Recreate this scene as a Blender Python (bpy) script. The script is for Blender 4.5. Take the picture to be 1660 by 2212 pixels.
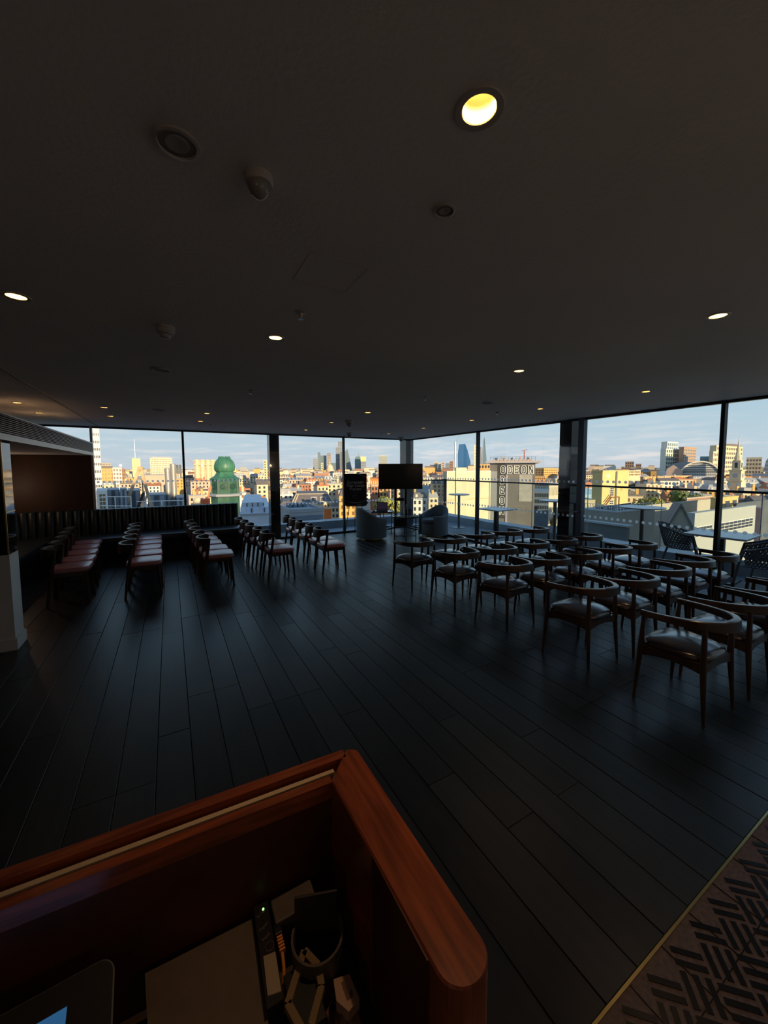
import bpy, bmesh, math, random
from mathutils import Vector, Matrix
random.seed(7)
PI = math.pi
SC = bpy.context.scene
COL = SC.collection
for o in list(bpy.data.objects):
    bpy.data.objects.remove(o)

# ------------------------------------------------------------------ camera
EYE = 1.78
cam = bpy.data.cameras.new('camera')
cam.sensor_fit = 'HORIZONTAL'; cam.sensor_width = 36.0
cam.lens = 816.06 * 36.0 / 1660.0
cam.shift_y = -(1106.0 - 1069.89) / 1660.0
cam.clip_start = 0.02; cam.clip_end = 9000.0
cam_o = bpy.data.objects.new('camera', cam); COL.objects.link(cam_o)
yaw, pitch, roll = 0.5154, 0.0719, -0.0035
fwd = Vector((math.sin(yaw) * math.cos(pitch), math.cos(yaw) * math.cos(pitch), -math.sin(pitch)))
rt = Vector((math.cos(yaw), -math.sin(yaw), 0)); up = rt.cross(fwd)
r2 = math.cos(roll) * rt + math.sin(roll) * up; u2 = -math.sin(roll) * rt + math.cos(roll) * up
M3 = Matrix((r2, u2, -fwd)).transposed()
cam_o.matrix_world = Matrix.Translation((0, 0, EYE)) @ M3.to_4x4()
SC.camera = cam_o

# ------------------------------------------------------------------ world, sun, exposure
SC.view_settings.view_transform = 'Standard'; SC.view_settings.look = 'None'
SC.view_settings.gamma = 1.0; SC.view_settings.use_curve_mapping = False
SC.view_settings.exposure = 0.15
w = bpy.data.worlds.new('sky'); SC.world = w; w.use_nodes = True
nt = w.node_tree; nt.nodes.clear()
def N(t, **k):
    n = nt.nodes.new(t)
    for a, b in k.items(): setattr(n, a, b)
    return n
L = nt.links.new
out = N('ShaderNodeOutputWorld'); bg = N('ShaderNodeBackground'); L(bg.outputs[0], out.inputs[0])
tc = N('ShaderNodeTexCoord'); sx = N('ShaderNodeSeparateXYZ'); L(tc.outputs['Generated'], sx.inputs[0])
ramp = N('ShaderNodeValToRGB'); L(sx.outputs['Z'], ramp.inputs[0])
e = ramp.color_ramp.elements
e[0].position = 0.0; e[0].color = (0.62, 0.68, 0.76, 1)
e[1].position = 1.0; e[1].color = (0.16, 0.33, 0.70, 1)
for ps, c in ((0.05, (0.58, 0.70, 0.79, 1)), (0.14, (0.47, 0.66, 0.78, 1)), (0.40, (0.35, 0.57, 0.80, 1))):
    q = ramp.color_ramp.elements.new(ps); q.color = c
mp = N('ShaderNodeMapping'); mp.inputs['Scale'].default_value = (5.0, 5.0, 42.0); L(tc.outputs['Generated'], mp.inputs[0])
nz = N('ShaderNodeTexNoise'); nz.inputs['Scale'].default_value = 1.6; nz.inputs['Detail'].default_value = 6.0; nz.inputs['Roughness'].default_value = 0.6
L(mp.outputs[0], nz.inputs['Vector'])
cr = N('ShaderNodeValToRGB'); cr.color_ramp.elements[0].position = 0.50; cr.color_ramp.elements[1].position = 0.68; L(nz.outputs[0], cr.inputs[0])
band = N('ShaderNodeValToRGB'); L(sx.outputs['Z'], band.inputs[0])
b = band.color_ramp.elements; b[0].position = 0.0; b[0].color = (0.55, 0.55, 0.55, 1); b[1].position = 0.12; b[1].color = (0, 0, 0, 1)
q = b.new(0.035); q.color = (0.9, 0.9, 0.9, 1)
q = b.new(0.065); q.color = (0.45, 0.45, 0.45, 1)
mul = N('ShaderNodeMath', operation='MULTIPLY'); L(cr.outputs[0], mul.inputs[0]); L(band.outputs[0], mul.inputs[1])
mx = N('ShaderNodeMixRGB'); L(mul.outputs[0], mx.inputs[0]); L(ramp.outputs[0], mx.inputs[1]); mx.inputs[2].default_value = (0.93, 0.86, 0.85, 1)
L(mx.outputs[0], bg.inputs[0]); bg.inputs[1].default_value = SKY_STRENGTH = 0.88

sun = bpy.data.lights.new('sun', 'SUN'); sun.energy = 6.9; sun.angle = math.radians(0.6); sun.color = (1.0, 0.77, 0.46)
sun_o = bpy.data.objects.new('sun', sun); COL.objects.link(sun_o)
SUN_EL = math.radians(12.0)
sd = Vector((0.12 * math.cos(SUN_EL), -0.993 * math.cos(SUN_EL), math.sin(SUN_EL)))   # towards the sun
sun_o.rotation_euler = sd.to_track_quat('Z', 'Y').to_euler()
SC.cycles.max_bounces = 8; SC.cycles.transparent_max_bounces = 24
SC.cycles.caustics_reflective = True; SC.cycles.caustics_refractive = False

# ------------------------------------------------------------------ helpers
MATS = {}
def mat(name, col, rough=0.5, metal=0.0, var=0.0, vscale=4.0, stretch=(1, 1, 1), bump=0.0, bscale=40.0, spec=0.5, coat=0.0, crough=0.2, emit=None, estr=0.0, rand=0.0, rrand=0.0, rvar=0.0):
    if name in MATS: return MATS[name]
    m = bpy.data.materials.new(name); m.use_nodes = True; MATS[name] = m
    t = m.node_tree; bs = t.nodes['Principled BSDF']; nn = t.nodes.new; ll = t.links.new
    bs.inputs['Base Color'].default_value = (*col, 1); bs.inputs['Roughness'].default_value = rough
    bs.inputs['Metallic'].default_value = metal; bs.inputs['Specular IOR Level'].default_value = spec
    bs.inputs['Coat Weight'].default_value = coat; bs.inputs['Coat Roughness'].default_value = crough
    if emit:
        bs.inputs['Emission Color'].default_value = (*emit, 1); bs.inputs['Emission Strength'].default_value = estr
    src = None
    if var or bump or rvar:
        c = nn('ShaderNodeTexCoord'); mpp = nn('ShaderNodeMapping'); mpp.inputs['Scale'].default_value = stretch
        ll(c.outputs['Object'], mpp.inputs[0])
        if rand:
            oi = nn('ShaderNodeObjectInfo'); cb = nn('ShaderNodeCombineXYZ'); mm = nn('ShaderNodeMath'); mm.operation = 'MULTIPLY'; mm.inputs[1].default_value = 60.0
            ll(oi.outputs['Random'], mm.inputs[0]); ll(mm.outputs[0], cb.inputs[0]); ll(mm.outputs[0], cb.inputs[1]); ll(cb.outputs[0], mpp.inputs['Location'])
    fac = None
    if var:
        n1 = nn('ShaderNodeTexNoise'); n1.inputs['Scale'].default_value = vscale; n1.inputs['Detail'].default_value = 5.0; ll(mpp.outputs[0], n1.inputs['Vector'])
        r = nn('ShaderNodeValToRGB'); r.color_ramp.elements[0].position = 0.3; r.color_ramp.elements[1].position = 0.72
        r.color_ramp.elements[0].color = (*[x * (1 - var) for x in col], 1); r.color_ramp.elements[1].color = (*[min(1, x * (1 + var)) for x in col], 1)
        ll(n1.outputs[0], r.inputs[0]); src = r.outputs[0]
        if rvar:
            mr = nn('ShaderNodeMapRange'); mr.inputs['From Min'].default_value = 0.3; mr.inputs['From Max'].default_value = 0.7
            mr.inputs['To Min'].default_value = max(0.02, rough - rvar); mr.inputs['To Max'].default_value = min(1, rough + rvar)
            ll(n1.outputs[0], mr.inputs[0]); ll(mr.outputs[0], bs.inputs['Roughness'])
    if rand:
        oi2 = nn('ShaderNodeObjectInfo'); mr2 = nn('ShaderNodeMapRange'); mr2.inputs['To Min'].default_value = 1 - rand; mr2.inputs['To Max'].default_value = 1 + rand
        ll(oi2.outputs['Random'], mr2.inputs[0])
        mxx = nn('ShaderNodeMixRGB'); mxx.blend_type = 'MULTIPLY'; mxx.inputs[0].default_value = 1.0
        if src: ll(src, mxx.inputs[1])
        else: mxx.inputs[1].default_value = (*col, 1)
        ll(mr2.outputs[0], mxx.inputs[2]); src = mxx.outputs[0]
    if rrand:
        oi3 = nn('ShaderNodeObjectInfo'); mr3 = nn('ShaderNodeMapRange'); mr3.inputs['To Min'].default_value = rough - rrand; mr3.inputs['To Max'].default_value = rough + rrand
        ll(oi3.outputs['Random'], mr3.inputs[0]); ll(mr3.outputs[0], bs.inputs['Roughness'])
    if src: ll(src, bs.inputs['Base Color'])
    if bump:
        n2 = nn('ShaderNodeTexNoise'); n2.inputs['Scale'].default_value = bscale; n2.inputs['Detail'].default_value = 4.0; ll(mpp.outputs[0], n2.inputs['Vector'])
        bp = nn('ShaderNodeBump'); bp.inputs['Strength'].default_value = bump; bp.inputs['Distance'].default_value = 0.02; ll(n2.outputs[0], bp.inputs['Height']); ll(bp.outputs[0], bs.inputs['Normal'])
    return m

def glass_mat(name, tint, refl=1.0, rough=0.0, solid=0.0, solidcol=(1, 1, 1)):
    m = bpy.data.materials.new(name); m.use_nodes = True; MATS[name] = m
    t = m.node_tree; t.nodes.clear(); nn = t.nodes.new; ll = t.links.new
    o = nn('ShaderNodeOutputMaterial'); tr = nn('ShaderNodeBsdfTransparent'); tr.inputs[0].default_value = (*tint, 1)
    gl = nn('ShaderNodeBsdfGlossy'); gl.inputs['Roughness'].default_value = rough; gl.inputs['Color'].default_value = (refl, refl, refl, 1)
    fr = nn('ShaderNodeFresnel'); fr.inputs[0].default_value = 1.45
    mxx = nn('ShaderNodeMixShader'); 
    ge = nn('ShaderNodeNewGeometry'); iv = nn('ShaderNodeMath'); iv.operation = 'SUBTRACT'; iv.inputs[0].default_value = 1.0; ll(ge.outputs['Backfacing'], iv.inputs[1])
    fm_ = nn('ShaderNodeMath'); fm_.operation = 'MULTIPLY'; ll(fr.outputs[0], fm_.inputs[0]); ll(iv.outputs[0], fm_.inputs[1]); ll(fm_.outputs[0], mxx.inputs[0]); ll(tr.outputs[0], mxx.inputs[1]); ll(gl.outputs[0], mxx.inputs[2])
    if solid:
        df = nn('ShaderNodeBsdfDiffuse'); df.inputs[0].default_value = (*solidcol, 1); tl = nn('ShaderNodeBsdfTranslucent'); tl.inputs[0].default_value = (*solidcol, 1)
        m1 = nn('ShaderNodeMixShader'); m1.inputs[0].default_value = 0.92; ll(df.outputs[0], m1.inputs[1]); ll(tl.outputs[0], m1.inputs[2])
        m2 = nn('ShaderNodeMixShader'); m2.inputs[0].default_value = solid; ll(mxx.outputs[0], m2.inputs[1]); ll(m1.outputs[0], m2.inputs[2]); ll(m2.outputs[0], o.inputs[0])
    else:
        ll(mxx.outputs[0], o.inputs[0])
    return m

class MB:
    def __init__(s): s.v = []; s.f = []
    def add(s, vs, fs):
        b = len(s.v); s.v += [tuple(x) for x in vs]; s.f += [tuple(i + b for i in q) for q in fs]; return s
    def box(s, x0, x1, y0, y1, z0, z1):
        return s.add([(x0, y0, z0), (x1, y0, z0), (x1, y1, z0), (x0, y1, z0), (x0, y0, z1), (x1, y0, z1), (x1, y1, z1), (x0, y1, z1)],
                     [(3, 2, 1, 0), (4, 5, 6, 7), (0, 1, 5, 4), (1, 2, 6, 5), (2, 3, 7, 6), (3, 0, 4, 7)])
    def cbox(s, x0, x1, y0, y1, z0, z1, c=0.01):          # box with chamfered edges all round
        bm = bmesh.new(); bmesh.ops.create_cube(bm, size=1)
        for v in bm.verts: v.co = Vector(((x0 + x1) / 2 + v.co.x * (x1 - x0), (y0 + y1) / 2 + v.co.y * (y1 - y0), (z0 + z1) / 2 + v.co.z * (z1 - z0)))
        bmesh.ops.bevel(bm, geom=bm.edges[:], offset=c, segments=2, affect='EDGES', profile=0.5)
        bm.verts.index_update(); s.add([v.co for v in bm.verts], [[v.index for v in f.verts] for f in bm.faces]); bm.free(); return s
    def bar(s, p0, p1, w, h, w1=None, h1=None):           # rectangular beam between two points
        p0 = Vector(p0); p1 = Vector(p1); d = (p1 - p0).normalized()
        a = d.cross(Vector((0, 0, 1)))
        if a.length < 1e-3: a = Vector((1, 0, 0))
        a.normalize(); b = a.cross(d); w1 = w if w1 is None else w1; h1 = h if h1 is None else h1
        vs = []
        for P, W, Hh in ((p0, w, h), (p1, w1, h1)):
            for i, j in ((-1, -1), (1, -1), (1, 1), (-1, 1)): vs.append(P + a * i * W / 2 + b * j * Hh / 2)
        return s.add(vs, [(3, 2, 1, 0), (4, 5, 6, 7), (0, 1, 5, 4), (1, 2, 6, 5), (2, 3, 7, 6), (3, 0, 4, 7)])
    def tube(s, pts, r, seg=8, sq=1.0):
        pts = [Vector(q) for q in pts]; n = len(pts); rs = r if isinstance(r, (list, tuple)) else [r] * n
        vs = []; ref = None
        for i, P in enumerate(pts):
            d = (pts[min(i + 1, n - 1)] - pts[max(i - 1, 0)]).normalized()
            if ref is None:
                ref = d.cross(Vector((0, 0, 1)))
                if ref.length < 1e-2: ref = Vector((1, 0, 0))
            a = (ref - d * ref.dot(d)).normalized(); b = d.cross(a); ref = a
            for k in range(seg):
                t = 2 * PI * k / seg; vs.append(P + a * math.cos(t) * rs[i] + b * math.sin(t) * rs[i] * sq)
        fs = []
        for i in range(n - 1):
            for k in range(seg):
                k2 = (k + 1) % seg; fs.append((i * seg + k, i * seg + k2, (i + 1) * seg + k2, (i + 1) * seg + k))
        fs.append(tuple(range(seg))[::-1]); fs.append(tuple((n - 1) * seg + k for k in range(seg)))
        return s.add(vs, fs)
    def lathe(s, prof, seg=24, c=(0, 0, 0), sx=1.0, sy=1.0, cap=True):
        vs = []; n = len(prof)
        for r, z in prof:
            for k in range(seg):
                t = 2 * PI * k / seg; vs.append((c[0] + r * sx * math.cos(t), c[1] + r * sy * math.sin(t), c[2] + z))
        fs = []
        for i in range(n - 1):
            for k in range(seg):
                k2 = (k + 1) % seg; fs.append((i * seg + k, i * seg + k2, (i + 1) * seg + k2, (i + 1) * seg + k))
        if cap:
            fs.append(tuple(range(seg))[::-1]); fs.append(tuple((n - 1) * seg + k for k in range(seg)))
        return s.add(vs, fs)
    def prism(s, poly, z0, z1):
        n = len(poly); vs = [(x, y, z0) for x, y in poly] + [(x, y, z1) for x, y in poly]
        return s.add(vs, [tuple(range(n))[::-1], tuple(range(n, 2 * n))] + [(i, (i + 1) % n, n + (i + 1) % n, n + i) for i in range(n)])
    def prism_y(s, poly, y0, y1):                          # polygon in x,z extruded along y
        n = len(poly); vs = [(x, y0, z) for x, z in poly] + [(x, y1, z) for x, z in poly]
        return s.add(vs, [tuple(range(n)), tuple(range(n, 2 * n))[::-1]] + [((i + 1) % n, i, n + i, n + (i + 1) % n) for i in range(n)])
    def sweep(s, path, section, closed=False):             # section(i) -> list of (offset along outward normal, dz); path in x,y,z
        n = len(path); P = [Vector(q) for q in path]; vs = []; m = None
        for i in range(n):
            a = P[max(i - 1, 0)]; b = P[min(i + 1, n - 1)]
            if closed: a = P[(i - 1) % n]; b = P[(i + 1) % n]
            d = (b - a); d.z = 0; d.normalize(); nn_ = Vector((d.y, -d.x, 0)); sec = section(i); m = len(sec)
            for o, z in sec: vs.append(P[i] + nn_ * o + Vector((0, 0, z)))
        fs = []
        for i in range(n if closed else n - 1):
            j = (i + 1) % n
            for k in range(m): fs.append((i * m + k, i * m + (k + 1) % m, j * m + (k + 1) % m, j * m + k))
        if not closed: fs.append(tuple(range(m))[::-1]); fs.append(tuple((n - 1) * m + k for k in range(m)))
        return s.add(vs, fs)
    def mesh(s, name, smooth=False, fix=True):
        me = bpy.data.meshes.new(name); me.from_pydata(s.v, [], s.f); me.update()
        if fix:
            bm = bmesh.new(); bm.from_mesh(me); bmesh.ops.recalc_face_normals(bm, faces=bm.faces[:]); bm.to_mesh(me); bm.free()
        if smooth:
            for q in me.polygons: q.use_smooth = True
            me.set_sharp_from_angle(angle=math.radians(38))
        return me
    def build(s, name, m=None, parent=None, smooth=False, loc=None, rz=0, fix=True):
        me = s.mesh(name, smooth, fix)
        if m: me.materials.append(m)
        return link(name, me, parent, loc, rz)
def link(name, me, parent=None, loc=None, rz=0):
    o = bpy.data.objects.new(name, me); COL.objects.link(o)
    if parent: o.parent = parent
    if loc: o.location = loc
    if rz: o.rotation_euler = (0, 0, rz)
    return o
def tag(o, label=None, cat=None, group=None, kind=None):
    if label: o['label'] = label
    if cat: o['category'] = cat
    if group: o['group'] = group
    if kind: o['kind'] = kind
    return o
def thing(name, label, cat, loc=(0, 0, 0), rz=0, group=None, kind=None):
    o = bpy.data.objects.new(name, None); COL.objects.link(o); o.empty_display_size = 0.1
    o.location = loc; o.rotation_euler = (0, 0, rz)
    return tag(o, label, cat, group, kind)
KIDS = {}
def children(o): return list(o.children)
def dup(root, loc, rz, label=None, group=None):
    r = root.copy(); COL.objects.link(r); r.location = loc; r.rotation_euler = (0, 0, rz)
    if label: r['label'] = label
    if group: r['group'] = group
    for ch in children(root):
        c = ch.copy(); COL.objects.link(c); c.parent = r
        for g in children(ch):
            d = g.copy(); COL.objects.link(d); d.parent = c
    return r
def text_mesh(body, size, extrude=0.001, align='CENTER'):
    cu = bpy.data.curves.new('lettering', 'FONT'); cu.body = body; cu.size = size; cu.extrude = extrude; cu.align_x = align; cu.resolution_u = 3
    o = bpy.data.objects.new('lettering', cu); COL.objects.link(o); dg = bpy.context.evaluated_depsgraph_get(); dg.update()
    me = bpy.data.meshes.new_from_object(o.evaluated_get(dg)); bpy.data.objects.remove(o); return me
ORD = ['first', 'second', 'third', 'fourth', 'fifth', 'sixth', 'seventh', 'eighth', 'ninth', 'tenth']

# ------------------------------------------------------------------ the room shell
XC, YC, ZC = 6.33, 9.575, 2.638
XL, YB = -2.85, -1.6
m_plank = mat('charcoal oak plank', (0.0105, 0.0125, 0.016), 0.36, var=0.45, vscale=4, stretch=(7, 0.5, 1), bump=0.035, bscale=9, rand=0.22, rrand=0.035, spec=0.8)
m_gap = mat('floor base', (0.004, 0.004, 0.004), 0.9)
m_ceil = mat('dark ceiling plaster', (0.84, 0.81, 0.79), 0.85, var=0.04, vscale=1.2, bump=0.08, bscale=60)
m_black = mat('black frame', (0.012, 0.012, 0.013), 0.4)
m_stile = mat('blue grey door frame', (0.10, 0.13, 0.17), 0.35, metal=0.3)
m_alu = mat('pale aluminium frame', (0.42, 0.44, 0.45), 0.4, metal=0.4)
m_brown = mat('walnut wall panel', (0.060, 0.026, 0.013), 0.5, var=0.35, vscale=3, stretch=(1, 1, 0.2))
m_white = mat('off white plaster', (0.82, 0.83, 0.83), 0.7, var=0.05, vscale=3)
m_granite = mat('polished black stone', (0.014, 0.014, 0.016), 0.05, var=0.4, vscale=5, spec=0.8)
m_brass = mat('brass trim', (0.62, 0.50, 0.22), 0.3, metal=1.0)
m_render = mat('outer wall render', (0.72, 0.69, 0.62), 0.9)
m_deck = mat('terrace paving', (0.17, 0.19, 0.21), 0.6, var=0.25, vscale=3, bump=0.1, bscale=20)
m_ledge = mat('lead grey ledge', (0.34, 0.39, 0.43), 0.5, var=0.2, vscale=2)
m_pane = glass_mat('window glass', (0.965, 0.98, 0.977))
m_balglass = glass_mat('balustrade glass', (0.93, 0.97, 0.965))
m_dot = glass_mat('frosted dot', (0.9, 0.92, 0.92), solid=0.72, solidcol=(0.95, 0.95, 0.95))

fl = tag(MB().box(XL, XC + 0.05, YB, YC + 0.05, -0.30, -0.016).build('floor', m_gap), kind='structure')
pl_mesh = {}
PW = 0.19
def plank_mesh(Lg):
    k = round(Lg, 2)
    if k not in pl_mesh:
        c = 0.0016; hw = PW / 2 - 0.0019; g = k / 2 - 0.0016
        vs = [(-hw, -g, -0.016), (hw, -g, -0.016), (hw, g, -0.016), (-hw, g, -0.016), (-hw, -g, -c), (hw, -g, -c), (hw, g, -c), (-hw, g, -c),
              (-hw + c, -g + c, 0), (hw - c, -g + c, 0), (hw - c, g - c, 0), (-hw + c, g - c, 0)]
        fs = [(0, 1, 5, 4), (1, 2, 6, 5), (2, 3, 7, 6), (3, 0, 4, 7), (4, 5, 9, 8), (5, 6, 10, 9), (6, 7, 11, 10), (7, 4, 8, 11), (8, 9, 10, 11)]
        me = bpy.data.meshes.new('plank'); me.from_pydata(vs, [], fs); me.materials.append(m_plank); pl_mesh[k] = me
    return pl_mesh[k]
rp = random.Random(3)
x = 0.435 - PW * 17 - PW / 2
while x < XC + 0.05:
    y = 0.62; first = True
    while y < YC - 0.01:
        Lg = rp.choice([1.8, 2.0, 2.2, 2.4]) if not first else rp.choice([0.6, 1.0, 1.4, 1.8, 2.2])
        first = False
        if y + Lg > YC - 0.45: Lg = YC + 0.02 - y
        o = link('plank', plank_mesh(Lg), fl, (x, y + Lg / 2, rp.uniform(-0.0006, 0.0006))); o.rotation_euler = (rp.uniform(-0.0006, 0.0006), rp.uniform(-0.0035, 0.0035), 0)
        y += Lg
    x += PW

# patterned stone floor on the near right, with its brass edge strip
m_tile = mat('pink brown stone', (0.15, 0.105, 0.095), 0.5, var=0.3, vscale=60, spec=0.4)
m_inlay = mat('black veined marble', (0.008, 0.008, 0.010), 0.25, var=0.5, vscale=20)
tf = tag(MB().box(XL, XC, YB, 0.610, -0.30, -0.002).build('floor_tiled', m_tile), kind='structure')
tag(MB().box(-1.0, XC, 0.610, 0.619, -0.02, 0.003).build('trim_1', m_brass), kind='structure')
S45 = math.sqrt(0.5); BS = 0.112; bw = 0.0185
def inlay(u0, u1, v0, v1):
    q = [(u0, v0), (u1, v0), (u1, v1), (u0, v1)]
    return [(S45 * (u + v), S45 * (u - v)) for u, v in q]
near_bars, rest = [], MB()
for i in range(-30, 45):
    for j in range(-30, 45):
        cu, cv = i * BS, j * BS
        for k in range(3):
            a = (k + 0.5) * BS / 3
            if (i + j) % 2 == 0: q = inlay(cu + 0.006, cu + BS - 0.006, cv + a - bw / 2, cv + a + bw / 2)
            else: q = inlay(cu + a - bw / 2, cu + a + bw / 2, cv + 0.006, cv + BS - 0.006)
            px = sum(t[0] for t in q) / 4; py = sum(t[1] for t in q) / 4
            if max(t[1] for t in q) > 0.607 or not (0.45 < px < 4.2 and -0.6 < py): continue
            if 0.98 < px < 2.95 and py > 0.16 and len(near_bars) < 300: near_bars.append(q)
            else: rest.prism(q, -0.004, 0.0006)
bar_me = {}
for q in near_bars:
    c = (sum(t[0] for t in q) / 4, sum(t[1] for t in q) / 4)
    d = 0 if abs((q[1][0] - q[0][0]) ** 2 + (q[1][1] - q[0][1]) ** 2) > 0.005 else 1
    if d not in bar_me:
        me = MB().prism([(t[0] - c[0], t[1] - c[1]) for t in q], -0.004, 0.0006).mesh('inlay_bar'); me.materials.append(m_inlay); bar_me[d] = me
    link('inlay_bar', bar_me[d], tf, (c[0], c[1], 0))
tag(rest.build('inlay_bars', m_inlay, tf), kind='stuff')
for k in range(8):
    MB().box(1.528 + 0.215 * (k - 2) - 0.0012, 1.528 + 0.215 * (k - 2) + 0.0012, 0.30, 0.609, -0.003, 0.0009).build('joint', m_inlay, tf)
MB().box(0.98, 3.0, 0.4515, 0.4545, -0.003, 0.0009).build('joint', m_inlay, tf)

# ceiling with real holes for the downlights
DL = [(0.68, 0.73), (0.64, 2.57), (-0.63, 2.59), (2.75, 0.99), (2.74, 2.39), (4.75, 2.33), (4.76, 3.75), (4.78, 5.22), (4.80, 6.73), (4.81, 8.24),
      (2.70, 5.27), (2.69, 6.75), (2.68, 8.28), (-0.76, 6.57), (-0.80, 7.60), (0.54, 6.53), (0.52, 7.66), (-1.68, 6.64), (-1.70, 7.68)]
ce = tag(MB().box(XL, XC + 0.30, YB, YC + 0.28, ZC, ZC + 0.32).build('ceiling', m_ceil), kind='structure')
cut = MB()
for (x, y) in DL: cut.lathe([(0.049, -0.05), (0.049, 0.13)], 24, (x, y, ZC))
cu_o = cut.build('cutter')
bo = ce.modifiers.new('holes', 'BOOLEAN'); bo.object = cu_o; bo.operation = 'DIFFERENCE'; bo.solver = 'EXACT'
dg = bpy.context.evaluated_depsgraph_get(); dg.update()
me = bpy.data.meshes.new_from_object(ce.evaluated_get(dg)); ce.modifiers.clear(); ce.data = me; bpy.data.objects.remove(cu_o)
m_line = mat('pale ceiling joint', (0.34, 0.32, 0.30), 0.6)
tag(MB().box(-1.225, -1.205, YB + 0.1, YC - 0.02, ZC - 0.006, ZC + 0.002).build('trim_2', m_line), kind='structure')

# solid walls, unseen rest of the building behind, made tall and long for its shadow
tag(MB().box(XL - 0.2, XL, YB, YC + 0.1, -0.3, ZC + 0.32).build('wall_left', m_brown), kind='structure')
tag(MB().box(-16, 42, YB - 9, YB, -34, 13.0).build('wall_back', m_render), kind='structure')
tag(MB().box(XL, -1.36, YC - 0.02, YC + 0.12, 0, 2.075).build('wall_far', m_brown), kind='structure')
bk = tag(MB().box(XL, -1.345, 4.2, YC - 0.03, 2.055, 2.30).build('bulkhead', m_ceil), kind='structure')
MB().box(-1.345, -1.318, 4.2, YC - 0.03, 2.052, 2.112).build('lower_band', m_alu, bk)
MB().box(-1.345, -1.318, 4.2, YC - 0.03, 2.288, 2.305).build('upper_band', m_alu, bk)
MB().box(-1.345, -1.343, 4.2, YC - 0.03, 2.112, 2.288).build('grille_back', m_black, bk)
sl = MB().add([(-0.012, -2.67, -0.004), (0.012, -2.67, -0.001), (0.012, 2.67, -0.001), (-0.012, 2.67, -0.004), (-0.012, -2.67, 0.003), (0.012, -2.67, 0.005), (0.012, 2.67, 0.005), (-0.012, 2.67, 0.003)],
              [(3, 2, 1, 0), (4, 5, 6, 7), (0, 1, 5, 4), (1, 2, 6, 5), (2, 3, 7, 6), (3, 0, 4, 7)]).mesh('slat')
sl.materials.append(mat('grille metal', (0.20, 0.20, 0.21), 0.45, metal=0.5))
for k in range(9): link('slat', sl, bk, (-1.331, 4.2 + 2.67, 2.124 + k * 0.019))

# partition with painted foot and mirror-dark upper part
pt = tag(MB().box(XL, -1.390, 4.955, 5.205, 0, 0.950).build('wall_partition', m_white), kind='structure')
MB().box(XL, -1.374, 4.940, 5.218, 0, 0.115).build('baseboard', m_white, pt)
MB().box(XL, -1.394, 4.958, 5.202, 0.950, 2.055).build('mirror_panel', m_granite, pt)
MB().box(-1.4, -1.389, 4.952, 4.963, 0.950, 2.055).build('corner_trim', m_brass, pt)
MB().box(-1.4, -1.387, 4.963, 5.202, 1.36, 1.368).build('joint_trim', m_brass, pt)

# glazed walls: one window per bay, each with frame, pane and two rows of dots
dotm = MB().lathe([(0.0235, -0.0012), (0.0235, 0.0012)], 18).mesh('dot'); dotm.materials.append(m_dot)
WN = [0]
def window(axis, a, b, z0=0.0, z1=ZC, dots=(0.90, 1.515), edge0=0.022, edge1=0.022, fm=m_black, dmin=-99, dmax=99):
    WN[0] += 1; nm = 'window_%d' % WN[0]
    def bx(mb, u0, u1, w0, w1, z0, z1):
        return mb.box(u0, u1, w0, w1, z0, z1) if axis == 'A' else mb.box(w0, w1, u0, u1, z0, z1)
    base = YC if axis == 'A' else XC
    fr = MB(); bx(fr, a, b, base - 0.045, base + 0.03, z0, z0 + 0.045); bx(fr, a, b, base - 0.035, base + 0.03, z1 - 0.035, z1)
    fo = tag(fr.build(nm, m_black), kind='structure')
    if edge0: mb = MB(); bx(mb, a - edge0, a + edge0, base - 0.055, base + 0.035, z0, z1); mb.build('mullion', fm, fo)
    if edge1: mb = MB(); bx(mb, b - edge1, b + edge1, base - 0.055, base + 0.035, z0, z1); mb.build('mullion', fm, fo)
    pn = MB(); bx(pn, a + 0.002, b - 0.002, base - 0.006, base + 0.006, z0 + 0.02, z1 - 0.01); pn.build('pane', m_pane, fo)
    n = int((b - a) / 0.095)
    for z in dots:
        for k in range(n):
            u = a + 0.06 + k * 0.095
            if u > b - 0.04 or u < dmin or u > dmax: continue
            d = link('dot', dotm, fo, (u, base + 0.0085, z) if axis == 'A' else (base + 0.0085, u, z))
            d.rotation_euler = (PI / 2, 0, 0) if axis == 'A' else (0, PI / 2, 0)
    return fo
window('A', XL, -1.335, z0=2.075, dots=(), edge0=0, edge1=0)
w1 = window('A', -1.335, 0.280, dots=(1.515,), edge0=0)
MB().box(-1.362, -1.325, YC - 0.06, YC + 0.03, 0, ZC).build('mullion', m_alu, w1)
window('A', 0.280, 2.270, dots=(1.505,), edge0=0, edge1=0.0)
window('A', 2.270, 4.150, dots=(0.865, 1.515), edge0=0, dmin=2.5)
window('A', 4.150, XC - 0.01, dots=(0.855,), edge0=0, edge1=0)
window('B', 6.670, YC - 0.01, dots=(0.87, 1.505), edge1=0)
w6 = window('B', 4.090, 6.670, dots=(0.90, 1.52), edge0=0, edge1=0)
MB().box(XC - 0.06, XC + 0.04, 4.037, 4.137, 0, ZC).build('door_stile', m_stile, w6)
hd = MB().tube([(XC - 0.06, 4.10, 1.0), (XC - 0.12, 4.10, 1.0), (XC - 0.12, 4.22, 1.0)], 0.012, 8).build('door_handle', m_alu, w6, smooth=True)
window('B', 2.147, 4.090, dots=(0.925, 1.54), edge1=0)
window('B', 0.200, 2.147, dots=(0.94, 1.555), edge1=0)
window('B', YB, 0.200, dots=(), edge0=0, edge1=0)

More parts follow.
